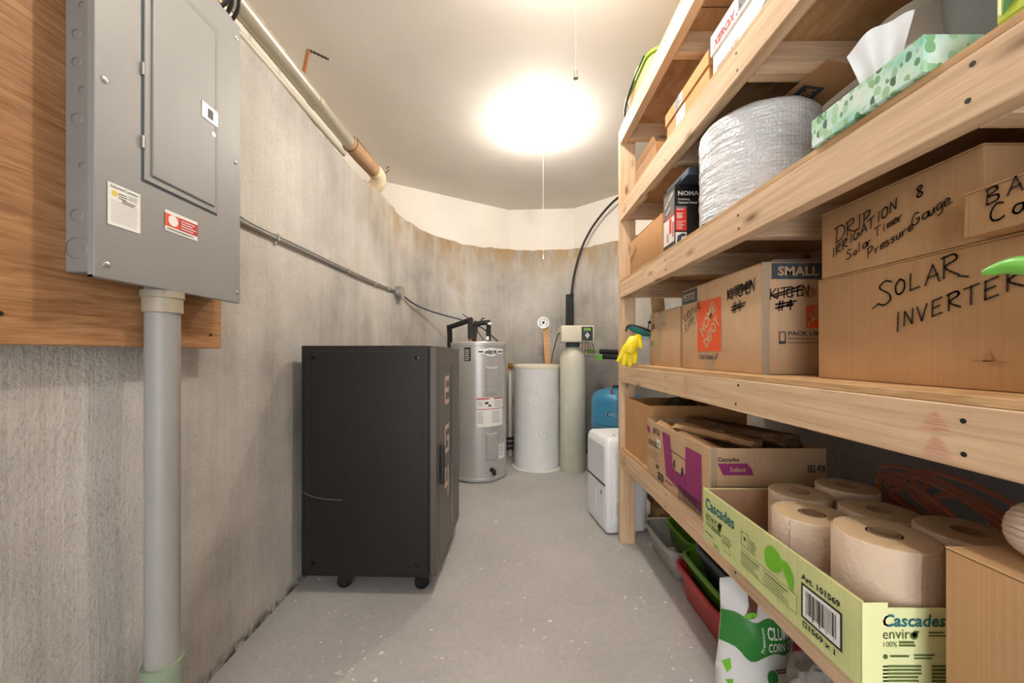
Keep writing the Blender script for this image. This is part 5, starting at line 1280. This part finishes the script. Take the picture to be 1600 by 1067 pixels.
t = T('lime_packet', 'lime green packet at the top right edge beside the grey bin', 'packet', (.69, .44, Z))
bm = B(); box(bm, .635, .745, .36, .498, Z, Z + .055, .008, 2); t.part('pack', bm, M['lime_pack'])
f = aisle(.635, .498, Z, .0015); bm = B(); poly(bm, f, [(.01, .012), (.03, .03), (.05, .025), (.06, .045), (.035, .048), (.012, .035)]); t.part('pack_print', bm, M['bag_green'])

# ================= FIFTH TIER
Z = ST[3] + .0005
def lidbox(name, label, x0, x1, y0, y1, zl, z1, mat, lidmat):
    t = T(name, label, 'box', ((x0 + x1) / 2, (y0 + y1) / 2, Z))
    bm = B(); box(bm, x0 + .004, x1 - .004, y0 + .004, y1 - .004, Z, z1 - .006, .002); t.part('body', bm, mat)
    bm = B(); box(bm, x0 - .002, x1 + .002, y0 - .002, y1 + .002, zl, z1, .002); t.part('lid', bm, lidmat)
    return t
t = lidbox('paper_box', 'white lidded copy-paper box with red lettering on the fifth tier', .692, .98, .88, 1.312, 2.128, 2.20, M['paper'], M['paper'])
f = aisle(.690, 1.312, 2.128, .0014); bm = B(); text(bm, f, 'XEROX', .02, .012, .125, .028, .03, .2); t.part('red_lettering', bm, M['red'])
bm = B(); lines(bm, f, .16, .05, .2, 5, .009, .005, .5); 
for k in range(14): rect(bm, f, .15 + random.random() * .24, random.random() * .05 + .008, .16 + random.random() * .24, random.random() * .05 + .012) if False else rect(bm, f, .15 + k * .017, .01 + .03 * ((k * 7) % 5) / 5, .158 + k * .017, .018 + .03 * ((k * 7) % 5) / 5)
t.part('lid_print', bm, M['ink_grey'])
f = aisle(.696, 1.308, Z, .0014); bm = B(); text(bm, f, 'Commercial 4200', .012, .085, .135, .022, .01); t.part('side_lettering', bm, M['ink_grey'])
bm = B(); poly(bm, f, [(.16, .05), (.36, .10), (.36, .125), (.16, .062)]); t.part('side_stripe', bm, M['slate'])
t = lidbox('lidded_carton', 'brown lidded carton with a printed label left of the white paper box', .692, .98, 1.330, 1.70, 2.118, 2.172, M['card_orange'], M['card_orange'])
f = aisle(.690, 1.70, 2.118, .0014); bm = B(); rect(bm, f, .10, .004, .17, .05); lb = t.part('news_label', bm, M['paper'])
f = aisle(.690, 1.70, 2.118, .002); bm = B()
for k in range(6): lines(bm, f, .102, .044 - k * .0075, .066, 1, .01, .0045, .5)
t.part('label_print', bm, M['ink'], parent=lb)
f = aisle(.696, 1.696, Z, .0014); bm = B(); rect(bm, f, .10, .09, .18, .14); t.part('lower_label', bm, M['paper'])
t = openbox('short_carton', 'short brown open carton at the far end of the fifth tier', .66, .95, 1.73, 2.02, Z, 2.075, M['card_dark'])
leaf_flap(t, [(.662, 2.015, 2.075), (.662, 1.735, 2.075), (.655, 1.75, 2.11), (.655, 2.0, 2.11)], M['card_dark'])

# ================= TOP TIER
Z = ST[4] + .0005
t = T('tote_basket', 'tan tote with green trim and a black strap on the very top shelf', 'tote', (.80, 1.93, Z))
bm = B(); loft(bm, [tubsec(.80, 1.93, .30, .38, .06, Z), tubsec(.80, 1.93, .33, .42, .07, Z + .075)], True, True); t.part('body', bm, M['tan'], smooth=True)
bm = B(); p = tubsec(.80, 1.93, .335, .425, .07, Z + .08); tube(bm, p + [p[0]], .009, 8); t.part('trim', bm, M['lime'], smooth=True)
bm = B(); tube(bm, [(.632, 2.12, Z + .02), (.622, 2.06, Z + .05), (.622, 1.95, Z + .08), (.63, 1.80, Z + .10)], .006, 8, 5); t.part('strap', bm, M['black'], smooth=True)
bm = B(); tube(bm, [(.64, 1.98, Z + .08), (.63, 1.90, Z + .11), (.64, 1.80, Z + .08)], .008, 8, 5); t.part('handle', bm, M['lime'], smooth=True)

# ================================================================== FLOOR UNDER THE SHELF
def tray(name, label, cx, cy, w, d, z0, h, mat, rimw=.016, taper=.05, mati=None):
    t = T(name, label, 'tray', (cx, cy, z0), group='plastic litter trays under the shelf')
    r = .07
    S = lambda k, z: [(cx + a, cy + b, z) for a, b in rrect(w - 2 * k, d - 2 * k, max(r - k, .02), 7)]
    bm = B(); loft(bm, [S(taper, z0), S(taper * .8, z0 + .008), S(.006, z0 + h - .02)], True, False); loft(bm, [S(.006, z0 + h - .02), S(.010, z0 + h - .02), S(taper + .006, z0 + .010)], False, True); t.part('tub', bm, mati or mat, smooth=True)
    bm = B(); loft(bm, [S(.006, z0 + h - .021), S(-.006, z0 + h - .018), S(-.006, z0 + h - .006), S(.0, z0 + h), S(.010, z0 + h - .003), S(.012, z0 + h - .019)], False, False); t.part('rim', bm, mat, smooth=True)
    return t
tray('litter_tray', 'pale grey plastic tray on the floor nearest the shelf post', .985, 1.985, .47, .40, .0, .155, M['tray_grey'])
tray('litter_tray', 'green plastic tray nested in the pale grey tray', 1.03, 1.985, .34, .345, .030, .145, M['tray_green'], taper=.04)
tray('litter_tray', 'red plastic tray at the bottom of the nested stack by the litter bag', .985, 1.535, .49, .42, .0, .165, M['tray_red'])
tray('litter_tray', 'green plastic tray nested in the red tray', .985, 1.535, .445, .385, .060, .155, M['tray_green'], taper=.055)
tray('litter_tray', 'dark slate plastic tray on top of the nested stack', 1.0, 1.535, .38, .335, .115, .140, M['tray_slate'], taper=.05)
# lumber offcuts behind the trays
for k, (z, dx, h) in enumerate(((0, 0, .085), (.0855, .012, .09), (.176, -.008, .085), (.2615, .006, .085))):
    bm = B(); box(bm, .865 + dx, 1.33, 2.25 + .01 * k, 2.40, z, z + h, .004)
    solo('lumber_offcut', bm, M['lumber_dark'] if k % 2 else M['bark'], ['bottom', 'second', 'third', 'top'][k] + ' rough lumber offcut in the pile behind the grey tray', 'board', 'lumber offcuts behind the trays')
# bag of corn-cob litter
t = T('litter_bag', 'white and green bag of corn cob litter standing under the shelf', 'bag', (.77, 1.20, 0))
BX0, BX1, BH = .655, .895, .390
def bagf(e=0):
    def f(u, v):            # u 0..1 across the camera-facing side, v 0..1 up
        wv = 1 - .10 * v ** 3; x = (BX0 + BX1) / 2 + (u - .5) * (BX1 - BX0) * wv + .012 * math.sin(v * 7) * (u - .5)
        bulge = .085 * math.sin(PI * min(max(u, .0), 1)) ** .6 * (1 - v ** 4) if 0 < u < 1 else 0
        y = 1.205 - bulge * (.85 + .15 * math.cos(v * 9)) - .006 * mnoise.noise(Vector((u * 5, v * 6, 1))) - e
        z = v * BH * (1 - .06 * (1 - u) * v * 0) - .02 * v * (abs(u - .2)) 
        return Vector((x, y, max(z, .001)))
    return f
bm = B(); NU, NV = 20, 24; F = bagf(); gr = [[bm.verts.new(F(i / NU, j / NV)) for i in range(NU + 1)] for j in range(NV + 1)]
bk = [[(gr[j][i] if i in (0, NU) else bm.verts.new(Vector((F(i / NU, j / NV).x, 1.205 + (1.205 - F(i / NU, j / NV).y) * .8, F(i / NU, j / NV).z)))) for i in range(NU + 1)] for j in range(NV + 1)]
for g_ in (gr, bk):
    for j in range(NV):
        for i in range(NU): bm.faces.new((g_[j][i], g_[j][i + 1], g_[j + 1][i + 1], g_[j + 1][i]))
t.part('bag', bm, M['bag_white'], smooth=True, ang=70)
Fp = bagf(.0025)
bm = B(); g_ = [[bm.verts.new(Fp(i / 16, .50 + .25 * j / 8 + .02 * math.sin(i * .9) * (1 if j in (0, 8) else 0) + (-.07 * math.exp(-((i / 16 - .32) / .14) ** 2) if j == 0 else 0))) for i in range(17)] for j in range(9)]
for j in range(8):
    for i in range(16): bm.faces.new((g_[j][i], g_[j][i + 1], g_[j + 1][i + 1], g_[j + 1][i]))
t.part('green_band', bm, M['bag_green'], smooth=True)
Ft = bagf(.005)
bm = B(); text(bm, Ft, 'CLUMPING', .47, .625, .56, .095, .02); text(bm, Ft, 'CORN COB', .47, .535, .46, .07, .02); text(bm, lambda u, v: Ft(.43 - v * .6, .52 + u), 'Premium', 0, 0, .19, .075, .01, .2)
for v in bm.verts: v.co.x = min(v.co.x, BX1 - .02)
t.part('bag_lettering', bm, M['paper'])
bm = B(); poly(bm, Fp, [(.24, .77), (.30, .83), (.32, .89), (.36, .93), (.43, .96), (.45, .94), (.43, .90), (.44, .85), (.38, .79), (.31, .765)]); t.part('bird_print', bm, M['brown_ink'])
bm = B(); poly(bm, Ft, [(.21, .745), (.25, .785), (.33, .80), (.39, .79), (.33, .765), (.25, .745)]); t.part('bird_tail_print', bm, M['leafgreen'])
bm = B(); poly(bm, Fp, [(.56 + .07 * math.cos(i * PI / 7), .31 + .055 * math.sin(i * PI / 7)) for i in range(14)]); t.part('seal_print', bm, M['bag_green'])
bm = B(); poly(bm, Fp, [(.66 + .12 * math.cos(i * PI / 7), .18 + .08 * math.sin(i * PI / 7)) for i in range(14)]); t.part('cob_print', bm, M['cob'])
bm = B(); rect(bm, Ft, .56, .08, .88, .14, 4, 1); t.part('green_strip', bm, M['tray_green'])
bm = B(); rect(bm, Ft, .60, .36, .84, .372, 4, 1); rect(bm, Ft, .62, .34, .86, .352, 4, 1); t.part('brown_print', bm, M['brown_ink'])
bm = B(); poly(bm, Fp, [(.03, .35), (.10, .40), (.12, .33), (.08, .28)]); poly(bm, Fp, [(.06, .22), (.13, .25), (.12, .18)]); t.part('leaf_print', bm, M['leafgreen'])
# grey plush bundle in front of the bag
bm = B(); bmesh.ops.create_icosphere(bm, subdivisions=5, radius=1)
for v in bm.verts:
    d = v.co.copy(); k = 1 + .22 * mnoise.noise(d * 1.8) + .13 * (1 - abs(mnoise.noise(d * 3.5)) * 2) + .05 * mnoise.noise(d * 9)
    v.co = Vector((.832 + d.x * .085 * k, .985 + d.y * .085 * k, .17 + d.z * .145 * k))
zm = min(v.co.z for v in bm.verts)
for v in bm.verts: v.co.z -= zm
solo('grey_plush', bm, M['fabric_grey'], 'crumpled grey fuzzy cloth bundle on the floor in front of the litter bag', 'cloth', smooth=True)
